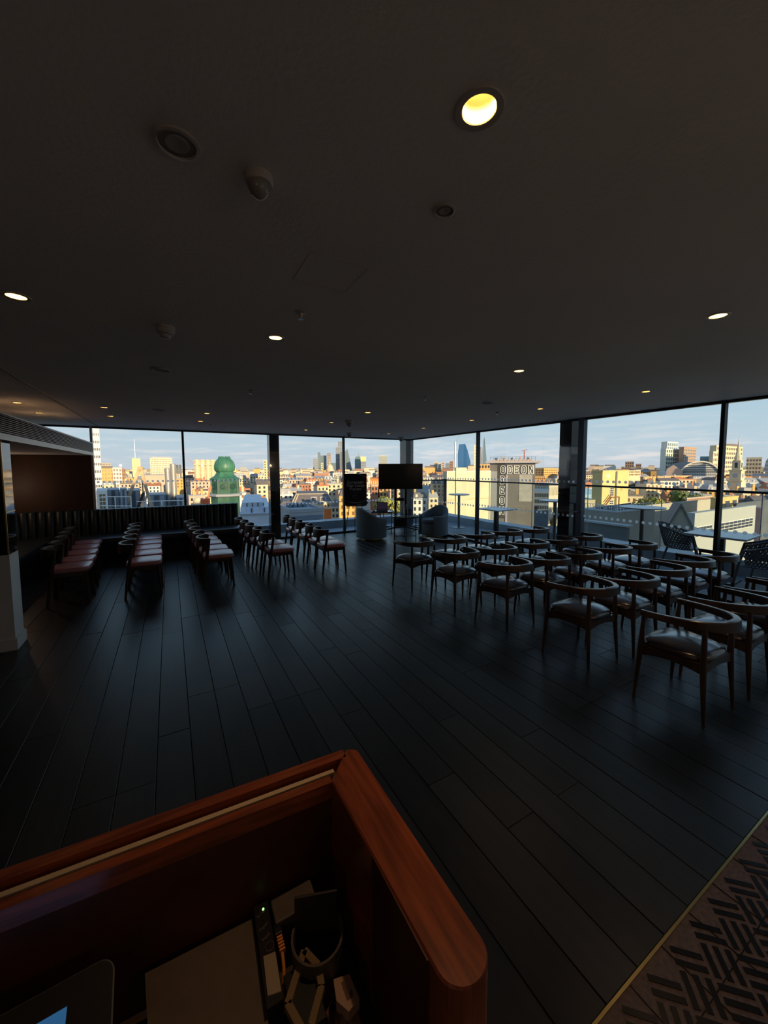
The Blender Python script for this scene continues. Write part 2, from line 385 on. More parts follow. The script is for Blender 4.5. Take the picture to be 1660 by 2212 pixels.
# stone clad columns standing just outside the glass
def column(name, label, x0, x1, y0, y1, joints):
    t = thing(name, label, 'column', ((x0 + x1) / 2, (y0 + y1) / 2, 0))
    hx, hy = (x1 - x0) / 2, (y1 - y0) / 2
    MB().box(-hx + 0.012, hx - 0.012, -hy + 0.012, hy - 0.012, -0.2, ZC).build('core', m_black, t)
    zs = [-0.02] + joints + [ZC - 0.005]
    for a, b in zip(zs[:-1], zs[1:]):
        MB().box(-hx, hx, -hy, hy, a + 0.003, b - 0.003).build('cladding_tile', m_granite, t)
    return t
J = [0.42, 0.86, 1.30, 1.74, 2.18]
column('stone_column', 'narrow black polished stone column between the long left windows', 2.19, 2.43, 9.66, 9.92, J)
column('stone_column', 'tiled polished stone column at the glass corner behind the television', 6.24, 6.51, 9.66, 10.0, J)
column('stone_column', 'tall black polished stone column beside the terrace door frame', 6.40, 6.66, 4.352, 4.592, J)

# outside: terrace deck, upstand, ledge along the far windows
tag(MB().box(XC + 0.05, 8.12, YB, 10.45, -0.4, -0.012).build('terrace_floor', m_deck), kind='structure')
tag(MB().box(8.10, 8.52, YB, 10.55, -0.4, 0.185).build('terrace_upstand', m_ledge), kind='structure')
tag(MB().box(6.7, 8.10, 10.30, 10.55, -0.4, 0.185).build('terrace_upstand', m_ledge), kind='structure')
tag(MB().box(XL - 3, 6.7, YC + 0.05, 10.35, -0.4, 0.02).build('roof_gutter', m_ledge), kind='structure')
tag(MB().box(XL - 3, 6.7, 10.35, 10.75, -0.4, 0.24).build('roof_ledge', m_ledge), kind='structure')
tag(MB().box(XL - 3, 8.5, YB, 10.7, -34, -0.35).build('wall_lower_floors', m_render), kind='structure')
m_rail = mat('dark handrail', (0.03, 0.035, 0.04), 0.35, metal=0.5)
def balustrade(label, pts):
    t = thing('glass_balustrade', label, 'balustrade', (0, 0, 0))
    for (p0, p1) in pts:
        p0 = Vector(p0); p1 = Vector(p1); d = (p1 - p0).normalized(); n = Vector((-d.y, d.x, 0)) * 0.006
        a = p0 + d * 0.01; b = p1 - d * 0.01
        MB().prism([(a.x + n.x, a.y + n.y), (b.x + n.x, b.y + n.y), (b.x - n.x, b.y - n.y), (a.x - n.x, a.y - n.y)], 0.10, 1.345).build('glass_panel', m_balglass, t)
        MB().bar((p0.x, p0.y, 1.36), (p1.x, p1.y, 1.36), 0.045, 0.04).build('handrail', m_rail, t)
        MB().bar((p0.x, p0.y, 0.186), (p0.x, p0.y, 1.34), 0.012, 0.012).build('joint_strip', m_alu, t)
    return t
BY = [9.85, 8.305, 6.756, 5.224, 3.722, 2.284, 0.75, -0.8]
balustrade('clear glass balustrade with dark handrail along the terrace edge', [((8.35, b, 0), (8.35, a, 0)) for a, b in zip(BY[:-1], BY[1:])])
bc = balustrade('short return of glass balustrade at the far terrace corner', [((8.35, 9.85, 0), (8.35, 10.42, 0)), ((6.75, 10.42, 0), (8.35, 10.42, 0))])
MB().box(8.31, 8.39, 10.38, 10.46, 0.186, 1.40).build('corner_post', m_rail, bc)

# ------------------------------------------------------------------ chairs with pink seats (left block)
m_oak = mat('dark oiled oak', (0.060, 0.036, 0.022), 0.38, var=0.4, vscale=5, stretch=(5, 5, 0.6), bump=0.05)
m_pink = mat('dusty pink leather', (0.50, 0.155, 0.165), 0.38, var=0.12, vscale=9, bump=0.03, bscale=90, spec=1.0, coat=1.0, crough=0.30)
m_walnut = mat('walnut chair frame', (0.066, 0.041, 0.029), 0.30, coat=0.3, var=0.4, vscale=5, stretch=(3, 3, 0.8), spec=0.55)
m_leather = mat('dark oxblood leather', (0.030, 0.018, 0.018), 0.26, var=0.3, vscale=8, bump=0.02, bscale=90, spec=1.0, coat=1.0, crough=0.18)
m_fabric = mat('slate blue fabric', (0.15, 0.21, 0.25), 0.85, var=0.15, vscale=30, bump=0.15, bscale=200)
m_piping = mat('pale piping', (0.26, 0.31, 0.34), 0.7)

def cushion(outline, z0, z1, dome, rim=0.018, rings=7):
    """upholstered pad: outline polygon, rounded rim, domed top"""
    n = len(outline); cx = sum(q[0] for q in outline) / n; cy = sum(q[1] for q in outline) / n
    mb = MB(); vs = []; prof = [(0.90, z0), (0.965, z0 + 0.006), (1.0, z0 + rim), (1.0, (z0 + z1) / 2), (0.985, z1 - 0.012), (0.95, z1)]
    for k in range(1, rings + 1):
        s = 0.95 * (1 - k / (rings + 0.6)); prof.append((s, z1 + dome * (1 - (s / 0.95) ** 2) ** 0.8))
    for s, z in prof:
        for (x, y) in outline: vs.append((cx + (x - cx) * s, cy + (y - cy) * s, z))
    fs = [tuple(range(n))[::-1], tuple((len(prof) - 1) * n + i for i in range(n))]
    for r in range(len(prof) - 1):
        for i in range(n): fs.append((r * n + i, r * n + (i + 1) % n, (r + 1) * n + (i + 1) % n, (r + 1) * n + i))
    return mb.add(vs, fs)
def trapez(wf, wr, yf, yr, p=5.0, n=40):
    """rounded trapezium: superellipse with width running from wr at the back to wf at the front"""
    o = []
    for k in range(n):
        t = 2 * PI * k / n; c, s = math.cos(t), math.sin(t)
        u = math.copysign(abs(c) ** (2 / p), c); v = math.copysign(abs(s) ** (2 / p), s)
        w = wr + (wf - wr) * (v + 1) / 2; o.append((u * w / 2, yr + (yf - yr) * (v + 1) / 2))
    return o

def make_side_chair():
    t = thing('dining_chair', 'x', 'chair')
    cushion(trapez(0.46, 0.41, 0.235, -0.20, 4.5), 0.428, 0.492, 0.018).build('seat', m_pink, t, smooth=True)
    fr = MB(); fr.bar((-0.175, 0.185, 0.408), (0.175, 0.185, 0.408), 0.022, 0.05); fr.bar((-0.185, -0.165, 0.408), (0.185, -0.165, 0.408), 0.022, 0.05)
    for s in (-1, 1): fr.bar((s * 0.175, 0.185, 0.408), (s * 0.188, -0.165, 0.408), 0.022, 0.05)
    fr.build('seat_frame', m_oak, t)
    for s in (-1, 1):
        MB().tube([(s * 0.182, 0.215, 0.0), (s * 0.178, 0.20, 0.20), (s * 0.172, 0.182, 0.435)], [0.014, 0.019, 0.023], 10).build('leg', m_oak, t, smooth=True)
        MB().tube([(s * 0.200, -0.212, 0.0), (s * 0.196, -0.185, 0.22), (s * 0.192, -0.155, 0.44), (s * 0.194, -0.125, 0.62), (s * 0.196, -0.108, 0.752)], [0.015, 0.020, 0.023, 0.021, 0.017], 10).build('leg', m_oak, t, smooth=True)
    path = []
    for k in range(21):
        a = PI * k / 20; path.append((0.212 * math.cos(a) , -0.110 - 0.165 * math.sin(a) ** 0.85, 0))
    def sec(i):
        q = math.sin(PI * i / 20); zl = 0.715 - 0.105 * q ** 0.7; th = 0.010 + 0.003 * q
        return [(-th, zl), (th, zl + 0.004), (th + 0.012 * q, 0.748), (th + 0.008 * q, 0.757), (-th + 0.006 * q, 0.757), (-th, 0.745)]
    MB().sweep(path, sec).build('backrest', m_oak, t, smooth=True)
    return t
side = make_side_chair(); first = [True]
COLS = [(-1.205, [6.43, 6.90, 7.40, 7.90, 8.40], 0.035), (-0.365, [6.34, 6.86, 7.34, 7.85, 8.35], 0.012), (0.575, [6.28, 6.74, 7.26, 7.72, 8.28], 0.02),
        (1.505, [6.21, 6.68, 7.20, 7.71, 8.21], 0.025), (2.385, [6.12, 6.57, 7.14, 7.60, 8.08], 0.005)]
near_w = ['nearest', 'second', 'middle', 'fourth', 'farthest']
for ci, (cx, ys, dr) in enumerate(COLS):
    for k, y in enumerate(ys):
        lab = 'wooden chair with pink seat, %s to the camera in the %s column from the left' % (near_w[k], ORD[ci]) if k == 0 else 'wooden chair with pink seat, %s from the camera in the %s column from the left' % (near_w[k], ORD[ci])
        jx = random.uniform(-0.012, 0.012); rz = -PI / 2 + random.uniform(-0.03, 0.03)
        loc = (cx - dr * k + jx, y, 0)
        if first[0]: side.location = loc; side.rotation_euler = (0, 0, rz); first[0] = False; o = side
        else: o = dup(side, loc, rz)
        tag(o, lab, 'chair', 'pink seated chairs in the left block')

# ------------------------------------------------------------------ round-backed armchairs (right block)
def make_arm_chair():
    t = thing('round_back_chair', 'x', 'chair')
    cushion(trapez(0.525, 0.43, 0.235, -0.205, 3.4, 48), 0.405, 0.458, 0.044, 0.02, 9).build('seat', m_leather, t, smooth=True)
    fr = MB()
    def apron(p0, p1, sag):
        n = 8; a = Vector(p0); b = Vector(p1)
        vs = []; d = (b - a).normalized(); nn_ = Vector((d.y, -d.x, 0)) * 0.010
        for k in range(n + 1):
            P = a.lerp(b, k / n); lo = 0.372 + sag * (1 - (2 * k / n - 1) ** 2) - sag
            for sgn, z in ((1, lo), (1, 0.418), (-1, 0.418), (-1, lo)): vs.append((P.x + nn_.x * sgn, P.y + nn_.y * sgn, z))
        fs = [(0, 1, 2, 3), tuple(n * 4 + i for i in (3, 2, 1, 0))]
        for k in range(n):
            for i in range(4): fs.append((k * 4 + i, k * 4 + (i + 1) % 4, k * 4 + 4 + (i + 1) % 4, k * 4 + 4 + i))
        fr.add(vs, fs)
    F = {1: (0.254, 0.190), -1: (-0.254, 0.190)}; Rr = {1: (0.203, -0.188), -1: (-0.203, -0.188)}
    apron(F[-1], F[1], 0.03); apron(Rr[1], Rr[-1], 0.03); apron(F[1], Rr[1], 0.03); apron(Rr[-1], F[-1], 0.03)
    fr.build('seat_frame', m_walnut, t)
    for s in (-1, 1):
        MB().tube([(s * 0.277, 0.212, 0.0), (s * 0.266, 0.200, 0.22), (s * 0.256, 0.190, 0.40), (s * 0.258, 0.182, 0.52), (s * 0.263, 0.172, 0.672)], [0.0105, 0.0165, 0.021, 0.017, 0.0125], 10).build('leg', m_walnut, t, smooth=True)
        MB().tube([(s * 0.222, -0.215, 0.0), (s * 0.212, -0.200, 0.22), (s * 0.204, -0.188, 0.40), (s * 0.206, -0.188, 0.52), (s * 0.200, -0.185, 0.672)], [0.0105, 0.0165, 0.021, 0.018, 0.015], 10).build('leg', m_walnut, t, smooth=True)
    path = []; n = 44
    for k in range(n + 1):
        a = PI * k / n; c, s_ = math.cos(a), math.sin(a)
        path.append((0.268 * math.copysign(abs(c) ** 0.80, c), 0.190 - 0.470 * s_ ** 0.92, 0.652))
    def sec(i):
        q = math.sin(PI * i / n) ** 1.3; hh = 0.044 + 0.028 * q; th = 0.013 + 0.004 * q; fl_ = 0.003 + 0.016 * q
        return [(-th, 0.004), (-th + 0.003, 0), (th - 0.003, 0), (th, 0.006), (th + fl_, hh - 0.007), (th + fl_ - 0.006, hh), (-th + fl_ * 0.6 + 0.004, hh), (-th + fl_ * 0.4, hh - 0.006)]
    MB().sweep(path, sec).build('arm_rail', m_walnut, t, smooth=True)
    return t
arm = make_arm_chair(); firsta = [True]
tips = [[(3.34, 4.373), (3.904, 4.309), (4.536, 4.352), (5.146, 4.321), (5.728, 4.261)], [(3.412, 3.515), (4.014, 3.435), (4.676, 3.453), (5.255, 3.417), (5.849, 3.402)],
        [(3.517, 2.79), (4.101, 2.733), (4.681, 2.712), (5.325, 2.692), (5.872, 2.652)], [(3.528, 1.877), (4.098, 1.811), (4.765, 1.825), (5.407, 1.855), (5.966, 1.825)]]
rows_c = [[(x * 1.019 - 0.235, y * 1.019 + 0.175 + 0.01 * r) for x, y in row] for r, row in enumerate(tips)]
rows_c.append([(3.362, 1.285), (4.03, 1.26), (4.64, 1.23), (5.26, 1.22)])
for ri, row in enumerate(rows_c):
    for k, (x, y) in enumerate(row):
        lab = 'round-backed dark wood armchair, %s from the aisle in the %s row from the corner' % (ORD[k], ORD[ri])
        rz = random.uniform(-0.035, 0.035)
        if firsta[0]: arm.location = (x, y, 0); arm.rotation_euler = (0, 0, rz); firsta[0] = False; o = arm
        else: o = dup(arm, (x, y, 0), rz)
        tag(o, lab, 'chair', 'round-backed armchairs in the right block')

# ------------------------------------------------------------------ banquette
m_bq = mat('bottle green leather', (0.020, 0.027, 0.028), 0.40, var=0.3, vscale=4, spec=0.6)
bq = thing('banquette', 'long dark channelled leather banquette along the far windows turning the left corner', 'sofa', (0, 0, 0))
MB().cbox(-2.0, 1.36, 8.70, 9.45, 0.0, 0.36, 0.01).build('plinth', m_black, bq)
MB().cbox(-2.75, -2.0, 5.30, 9.45, 0.0, 0.36, 0.01).build('plinth', m_black, bq)
MB().cbox(-1.95, 0.29, 8.65, 9.40, 0.36, 0.49, 0.03).build('seat_cushion', m_bq, bq, smooth=True)
MB().cbox(0.295, 1.375, 8.65, 9.40, 0.36, 0.49, 0.03).build('seat_cushion', m_bq, bq, smooth=True)
MB().cbox(-2.70, -1.955, 5.32, 9.40, 0.36, 0.49, 0.03).build('seat_cushion', m_bq, bq, smooth=True)
MB().box(-2.2, 1.375, 9.445, 9.505, 0.40, 0.955).build('back_board', m_black, bq)
MB().box(-2.80, -2.72, 5.32, 9.2, 0.40, 0.955).build('back_board', m_black, bq)
def pad_mesh():
    mb = MB(); n = 8; vs = []; hw = 0.0665
    rowsz = [(0.49, 0.0), (0.52, 0.0), (0.93, -0.035), (0.965, -0.045), (0.975, -0.07)]
    for z, dy in rowsz:
        k0 = 0.35 if z > 0.97 else (0.8 if z > 0.95 else 1.0)
        for i in range(n + 1):
            u = -1 + 2 * i / n; vs.append((u * hw, -(0.004 + 0.062 * (1 - abs(u) ** 2.6)) * k0 - dy - 0.03, z))
    fs = [(r * (n + 1) + i, r * (n + 1) + i + 1, (r + 1) * (n + 1) + i + 1, (r + 1) * (n + 1) + i) for r in range(len(rowsz) - 1) for i in range(n)]
    b0 = len(vs); vs += [(-hw, 0.03, 0.49), (hw, 0.03, 0.49), (-hw, 0.06, 0.975), (hw, 0.06, 0.975)]
    fs += [(b0, b0 + 1, b0 + 3, b0 + 2)]
    e = (len(rowsz) - 1) * (n + 1)
    fs += [tuple([b0 + 2, b0 + 3] + [e + i for i in range(n, -1, -1)]), tuple([b0 + 2] + [r * (n + 1) for r in range(len(rowsz) - 1, -1, -1)] + [b0]), tuple([b0 + 1] + [r * (n + 1) + n for r in range(len(rowsz))] + [b0 + 3])]
    me = mb.add(vs, fs).mesh('back_channel', True); me.materials.append(m_bq); return me
padm = pad_mesh()
x = 1.375 - 0.0665
while x > -2.2: link('back_channel', padm, bq, (x, 9.415, 0)); x -= 0.133
for k in range(6):
    a = PI / 2 * (k + 0.5) / 6
    link('back_channel', padm, bq, (-2.23 - 0.47 * math.sin(a), 8.945 + 0.47 * math.cos(a), 0), rz=a)
y = 8.88
while y > 5.35: link('back_channel', padm, bq, (-2.70, y, 0), rz=PI / 2); y -= 0.133

# ------------------------------------------------------------------ stage corner: tub chairs, tables, screen, easel
def tub_chair(label, loc, rz):
    t = thing('tub_chair', label, 'armchair', loc, rz, 'tub chairs on the stage')
    MB().lathe([(0.27, 0.0), (0.28, 0.005), (0.28, 0.035), (0.27, 0.04)], 32).build('plinth', m_brass, t, smooth=True)
    A = math.radians(142); n = 40
    path = []
    for k in range(n + 1):
        a = -A + 2 * A * k / n; path.append((0.345 * math.sin(a), -0.345 * math.cos(a) * 1.02, 0))
    def top(i):
        a = abs(-A + 2 * A * i / n) / A; return 0.555 + 0.245 * (0.5 + 0.5 * math.cos(PI * min(1, a * 1.25))) ** 1.2
    def sec(i):
        z = top(i); return [(0.035, 0.05), (0.050, 0.30), (0.055, z - 0.04), (0.035, z - 0.006), (0.0, z), (-0.030, z - 0.012), (-0.042, z - 0.05), (-0.035, 0.30), (-0.035, 0.05)]
    sh = MB().sweep([(-q[0], q[1], q[2]) for q in path], sec)
    so = sh.build('shell', m_fabric, t, smooth=True)
    pp = [(-path[i][0] * 1.09, path[i][1] * 1.09, top(i) - 0.018) for i in range(n + 1)]
    MB().tube(pp, 0.007, 6).build('piping', m_piping, so, smooth=True)
    MB().lathe([(0.318, 0.045), (0.322, 0.06), (0.322, 0.33), (0.315, 0.345)], 40).build('seat_base', m_fabric, t, smooth=True)
    o = [(0.30 * math.cos(2 * PI * k / 40), 0.025 + 0.315 * math.sin(2 * PI * k / 40)) for k in range(40)]
    cushion(o, 0.345, 0.455, 0.02, 0.03).build('seat_cushion', m_fabric, t, smooth=True)
    return t
tub_chair('slate blue tub chair with brass base left of the round table, back turned', (4.40, 8.42, 0), math.radians(-84))
tub_chair('slate blue tub chair right of the round table, open towards the room', (5.98, 7.93, 0), math.radians(106))

m_tabletop = mat('dark table top', (0.030, 0.030, 0.032), 0.15, var=0.3, vscale=6)
def tray_table(label, loc, rz, r, h):
    t = thing('round_table', label, 'table', loc, rz)
    MB().lathe([(r * 0.96, h - 0.035), (r, h - 0.03), (r, h), (r - 0.006, h), (r - 0.008, h - 0.008), (0.001, h - 0.008)], 48).build('table_top', m_tabletop, t, smooth=True)
    ps = []
    for k in range(4):
        a = PI / 4 + PI / 2 * k; c = (0.80 * r * math.cos(a), 0.80 * r * math.sin(a)); ps.append(c)
        MB().bar((c[0], c[1], 0), (c[0], c[1], h - 0.03), 0.018, 0.018).build('leg', m_black, t)
    MB().bar((*ps[0], 0.09), (*ps[2], 0.09), 0.016, 0.016).build('stretcher', m_black, t)
    MB().bar((*ps[1], 0.09), (*ps[3], 0.09), 0.016, 0.016).build('stretcher', m_black, t)
    return t
TH = 0.592
tray_table('round dark table with bottles between the two tub chairs', (5.05, 7.85, 0), 0.3, 0.335, TH)
tray_table('round dark side table carrying the laptop behind the left tub chair', (5.06, 9.05, 0), 0.1, 0.33, 0.605)
m_clear = glass_mat('clear drinking glass', (0.93, 0.95, 0.96))
def bottle(label, x, y):
    t = thing('water_bottle', label, 'bottle', (x, y, TH - 0.007), 0, 'water bottles on the round table')
    MB().lathe([(0.035, 0.0), (0.038, 0.006), (0.038, 0.15), (0.034, 0.17), (0.016, 0.205), (0.013, 0.26)], 20).build('body', m_clear, t, smooth=True)
    MB().lathe([(0.030, 0.008), (0.034, 0.012), (0.034, 0.10)], 20).build('water', glass_mat('water', (0.86, 0.92, 0.95)) if 'water' not in MATS else MATS['water'], t, smooth=True)
    MB().lathe([(0.0145, 0.255), (0.0145, 0.285), (0.012, 0.288)], 16).build('cap', m_alu, t, smooth=True)
bottle('tall clear water bottle, left one of the pair on the round table', 5.00, 7.90)
bottle('tall clear water bottle, right one of the pair on the round table', 5.09, 7.86)
def tumbler(label, x, y):
    o = MB().lathe([(0.03, 0.0), (0.036, 0.09), (0.033, 0.09), (0.028, 0.008)], 20).build('drinking_glass', m_clear, smooth=True, loc=(x, y, TH - 0.007)); tag(o, label, 'glass')
tumbler('small clear tumbler at the left rim of the round table', 4.86, 7.96)
tumbler('small clear tumbler at the right rim of the round table', 5.25, 7.80)
def notebook(label, x, y, z, rz):
    t = thing('notebook', label, 'notebook', (x, y, z), rz)
    MB().cbox(-0.10, 0.10, -0.07, 0.07, 0, 0.012, 0.002).build('cover', m_black, t)
    MB().box(-0.096, 0.099, -0.066, 0.066, 0.0035, 0.0085).build('pages', m_white, t)
notebook('flat black notebook on the left of the round table', 4.88, 7.80, TH - 0.008, 0.5)
notebook('flat black notebook on the right of the round table', 5.20, 7.68, TH - 0.008, -0.4)
# laptop
lp = thing('laptop', 'open black laptop with dark screen on the side table', 'laptop', (5.08, 9.08, 0.597), math.radians(-31))
MB().cbox(-0.155, 0.155, -0.11, 0.11, 0.0, 0.016, 0.003).build('base', m_black, lp)
MB().box(-0.14, 0.14, -0.03, 0.09, 0.016, 0.0175).build('keyboard', mat('laptop keys', (0.03, 0.03, 0.032), 0.6), lp)
ld = MB().add([(-0.155, 0.105, 0.016), (0.155, 0.105, 0.016), (0.155, 0.175, 0.225), (-0.155, 0.175, 0.225), (-0.155, 0.112, 0.014), (0.155, 0.112, 0.014), (0.155, 0.182, 0.223), (-0.155, 0.182, 0.223)],
              [(0, 1, 2, 3), (7, 6, 5, 4), (0, 4, 5, 1), (1, 5, 6, 2), (2, 6, 7, 3), (3, 7, 4, 0)]).build('lid', m_black, lp)
MB().add([(-0.145, 0.1075, 0.03), (0.145, 0.1075, 0.03), (0.145, 0.170, 0.214), (-0.145, 0.170, 0.214)], [(0, 1, 2, 3)]).build('screen', mat('laptop screen', (0.02, 0.015, 0.03), 0.1, emit=(0.25, 0.18, 0.38), estr=0.05), ld, fix=False)
cbl = tag(MB().tube([(4.94, 9.02, 0.602), (4.90, 8.98, 0.603), (4.86, 9.03, 0.603), (4.83, 9.10, 0.602)], 0.008, 8).build('charger_cable', m_black, smooth=True), 'black cable coiled beside the laptop on the side table', 'cable')
tag(MB().cbox(4.79, 4.86, 9.07, 9.13, 0.597, 0.622, 0.006).build('charger_block', m_black, smooth=True), 'small black charger block beside the laptop', 'charger')

# television on wheeled stand
tv = thing('television_stand', 'large black flat television on a wheeled floor stand in the glass corner', 'television', (5.62, 8.98, 0), math.radians(-29.5))
m_scr = mat('switched off screen', (0.006, 0.007, 0.009), 0.18)
m_dk = mat('dark steel', (0.03, 0.032, 0.036), 0.35, metal=0.6)
m_chr = mat('chrome', (0.6, 0.62, 0.65), 0.2, metal=1.0)
TZ = 1.545
bd = MB().cbox(-0.615, 0.615, -0.055, -0.01, TZ - 0.355, TZ + 0.355, 0.008).build('television', m_black, tv, smooth=True)
MB().box(-0.603, 0.603, -0.0565, -0.054, TZ - 0.338, TZ + 0.343).build('screen', m_scr, bd)
for s in (-1, 1):
    MB().box(s * 0.145 - 0.03, s * 0.145 + 0.03, 0.0, 0.06, 0.10, 1.75).build('upright', m_dk, tv)
    MB().tube([(s * 0.10, -0.012, 0.32), (s * 0.10, -0.012, 1.2)], 0.009, 8).build('cable_tube', m_chr, tv, smooth=True)
MB().box(-0.12, 0.12, 0.0, 0.03, 0.86, 0.94).build('crossbar', m_dk, tv)
MB().box(-0.19, 0.19, 0.005, 0.05, 0.14, 0.36).build('lower_shelf', m_dk, tv)
MB().box(-0.30, 0.30, -0.01, 0.02, TZ - 0.2, TZ + 0.2).build('mount', m_dk, tv)
for s in (-1, 1):
    MB().bar((s * 0.14, 0.03, 0.12), (s * 0.50, -0.30, 0.085), 0.06, 0.035).build('foot', m_dk, tv)
    MB().bar((s * 0.14, 0.03, 0.12), (s * 0.42, 0.30, 0.085), 0.06, 0.035).build('foot', m_dk, tv)
    for (cx, cy) in ((s * 0.50, -0.30), (s * 0.42, 0.30)):
        c = MB(); c.lathe([(0.012, 0.052), (0.012, 0.075)], 10, (cx, cy, 0)); 
        for w_ in (-1, 1):
            pr = []
            for k in range(16): a = 2 * PI * k / 16; pr.append((0.030 * math.cos(a), 0.031 + 0.030 * math.sin(a)))
            c.prism_y([(cx + q[0], q[1]) for q in pr], cy + w_ * 0.014 - 0.008, cy + w_ * 0.014 + 0.008)
        c.build('caster', m_black, tv)

# poster on easel
es = thing('easel', 'thin black tripod easel holding the dark event poster', 'easel', (4.27, 9.08, 0), math.radians(-22))
for a, b in (((-0.30, -0.16, 0), (-0.03, 0.04, 1.55)), ((0.30, -0.16, 0), (0.03, 0.04, 1.55)), ((0.0, 0.38, 0), (0, 0.06, 1.55))):
    MB().tube([a, b], 0.009, 8).build('leg', m_black, es, smooth=True)
MB().box(-0.25, 0.25, -0.065, -0.02, 0.772, 0.79).build('ledge', m_black, es)
MB().box(-0.05, 0.05, 0.02, 0.07, 1.52, 1.58).build('head', m_black, es)
ps = thing('event_poster', 'black event poster with grey lettering standing on the easel', 'poster', (4.255, 9.038, 0.79), math.radians(-22))
m_ink = mat('grey print', (0.8, 0.81, 0.82), 0.5); m_ink2 = mat('dim print', (0.20, 0.21, 0.22), 0.5); m_sw = mat('silver print', (0.55, 0.56, 0.57), 0.5)
MB().box(-0.297, 0.297, -0.004, 0.004, 0.0, 0.845).build('board', mat('poster black', (0.012, 0.013, 0.015), 0.45), ps)
def put_text(body, size, z, parent, m, y=-0.0055, x=0, name='lettering'):
    me = text_mesh(body, size, 0.0008); me.materials.append(m); o = link(name, me, parent, (x, y, z)); o.rotation_euler = (PI / 2, 0, 0); return o
for i, wd in enumerate(('European', 'Net Lease', 'Forum')): put_text(wd, 0.112, 0.585 - i * 0.088, ps, m_ink)
MB().box(-0.075, 0.085, -0.0055, -0.0035, 0.348, 0.352).build('rule', m_ink2, ps)
def arc_strip(cx, cz, r, a0, a1, wd, n=40):
    mb = MB(); vs = []
    for k in range(n + 1):
        a = a0 + (a1 - a0) * k / n; w_ = wd * math.sin(PI * (k + 0.4) / (n + 0.8))
        for rr in (r - w_, r + w_): vs.append((cx + rr * math.cos(a), -0.0050, cz + rr * math.sin(a)))
    return mb.add(vs, [(2 * k, 2 * k + 1, 2 * k + 3, 2 * k + 2) for k in range(n)])
def clip_strip(mb):     # keep the stripes on the board
    mb.v = [(max(-0.296, min(0.296, v[0])), v[1], max(0.001, min(0.844, v[2]))) for v in mb.v]; return mb
clip_strip(arc_strip(0.0, 0.62, 0.545, math.radians(-122), math.radians(-55), 0.006)).build('swoosh', m_sw, ps, fix=False)
clip_strip(arc_strip(-0.08, 0.66, 0.66, math.radians(-112), math.radians(-62), 0.004)).build('swoosh', m_ink, ps, fix=False)
clip_strip(arc_strip(-0.05, 0.32, 0.53, math.radians(45), math.radians(100), 0.004)).build('swoosh', m_ink, ps, fix=False)
arc_strip(0.0, 0.245, 0.068, 0, 2 * PI - 0.01, 0.003).build('logo_ring', m_ink2, ps, fix=False)
arc_strip(0.012, 0.235, 0.04, math.radians(60), math.radians(190), 0.010).build('logo_mark', m_ink2, ps, fix=False)

# ------------------------------------------------------------------ ceiling fittings
m_lamp = mat('lit lamp', (1, 0.9, 0.7), 0.5, emit=(1.0, 0.60, 0.20), estr=4.0)
m_refl = mat('warm reflector', (0.85, 0.72, 0.42), 0.35)
m_trim = mat('ceiling fitting metal', (0.52, 0.49, 0.47), 0.45)
m_dome = mat('smoked dome', (0.30, 0.29, 0.28), 0.12)
def downlight(label, x, y, power):
    t = thing('downlight', label, 'downlight', (x, y, ZC), 0, 'recessed ceiling downlights')
    MB().lathe([(0.040, 0.0), (0.058, 0.0), (0.057, -0.004), (0.042, -0.004)], 32, cap=False).build('trim_ring', m_trim, t, smooth=True)
    MB().lathe([(0.041, -0.002), (0.038, 0.04), (0.030, 0.078)], 32, cap=False).build('reflector', m_refl, t, smooth=True)
    MB().lathe([(0.029, 0.080), (0.029, 0.076)], 24).build('lamp', m_lamp, t)
    if power:
        ld_ = bpy.data.lights.new('downlight_beam', 'SPOT'); ld_.energy = power; ld_.color = (1.0, 0.60, 0.30); ld_.spot_size = math.radians(85); ld_.spot_blend = 0.6; ld_.shadow_soft_size = 0.02
        lo = bpy.data.objects.new('downlight_beam', ld_); COL.objects.link(lo); lo.parent = t; lo.location = (0, 0, 0.06)
DLAB = ['largest lit downlight, near the top of the ceiling', 'lit downlight above the middle of the open floor', 'lit downlight at the far left edge of the ceiling', 'lit downlight at the far right of the ceiling',
        'lit downlight over the aisle side of the armchairs', 'lit downlight near the head of the right windows', 'lit downlight above the second terrace bay', 'lit downlight right of centre before the corner windows', 'lit downlight close to the corner right of the screen', 'lit downlight nearest the corner column',
        'lit downlight above the middle of the room', 'lit downlight left of the black dome camera', 'lit downlight close to the long left windows', 'brighter lit downlight over the leftmost pink chairs', 'farther lit downlight over the leftmost pink chairs',
        'lit downlight over the third column of pink chairs', 'farther lit downlight over the third column of pink chairs', 'nearer lit downlight above the grille bulkhead', 'farther lit downlight above the grille bulkhead']
for i, (x, y) in enumerate(DL): downlight(DLAB[i], x, y, 15 if i == 0 else (10 if i < 5 else 4))
def speaker(label, x, y, r=0.055):
    t = thing('ceiling_speaker', label, 'speaker', (x, y, ZC), 0, 'round ceiling speakers')
    MB().lathe([(r * 0.80, -0.001), (r, -0.001), (r * 0.99, -0.007), (r * 0.84, -0.009), (r * 0.80, -0.004)], 32, cap=False).build('rim', m_trim, t, smooth=True)
    MB().lathe([(r * 0.81, -0.002), (r * 0.55, -0.003), (r * 0.5, -0.007), (r * 0.42, -0.007), (0.002, -0.003)], 32).build('grille', mat('speaker grille', (0.42, 0.40, 0.38), 0.7), t, smooth=True)
speaker('large round speaker at the upper left of the ceiling', 0.05, 1.19, 0.056); speaker('small round speaker below the largest downlight', 0.83, 1.05, 0.036)
speaker('round speaker between smoke detector and far left windows', -0.03, 3.86, 0.075); speaker('round speaker over the second column of pink chairs', -0.10, 6.46, 0.09); speaker('round speaker over the armchair rows', 3.70, 3.74, 0.08)
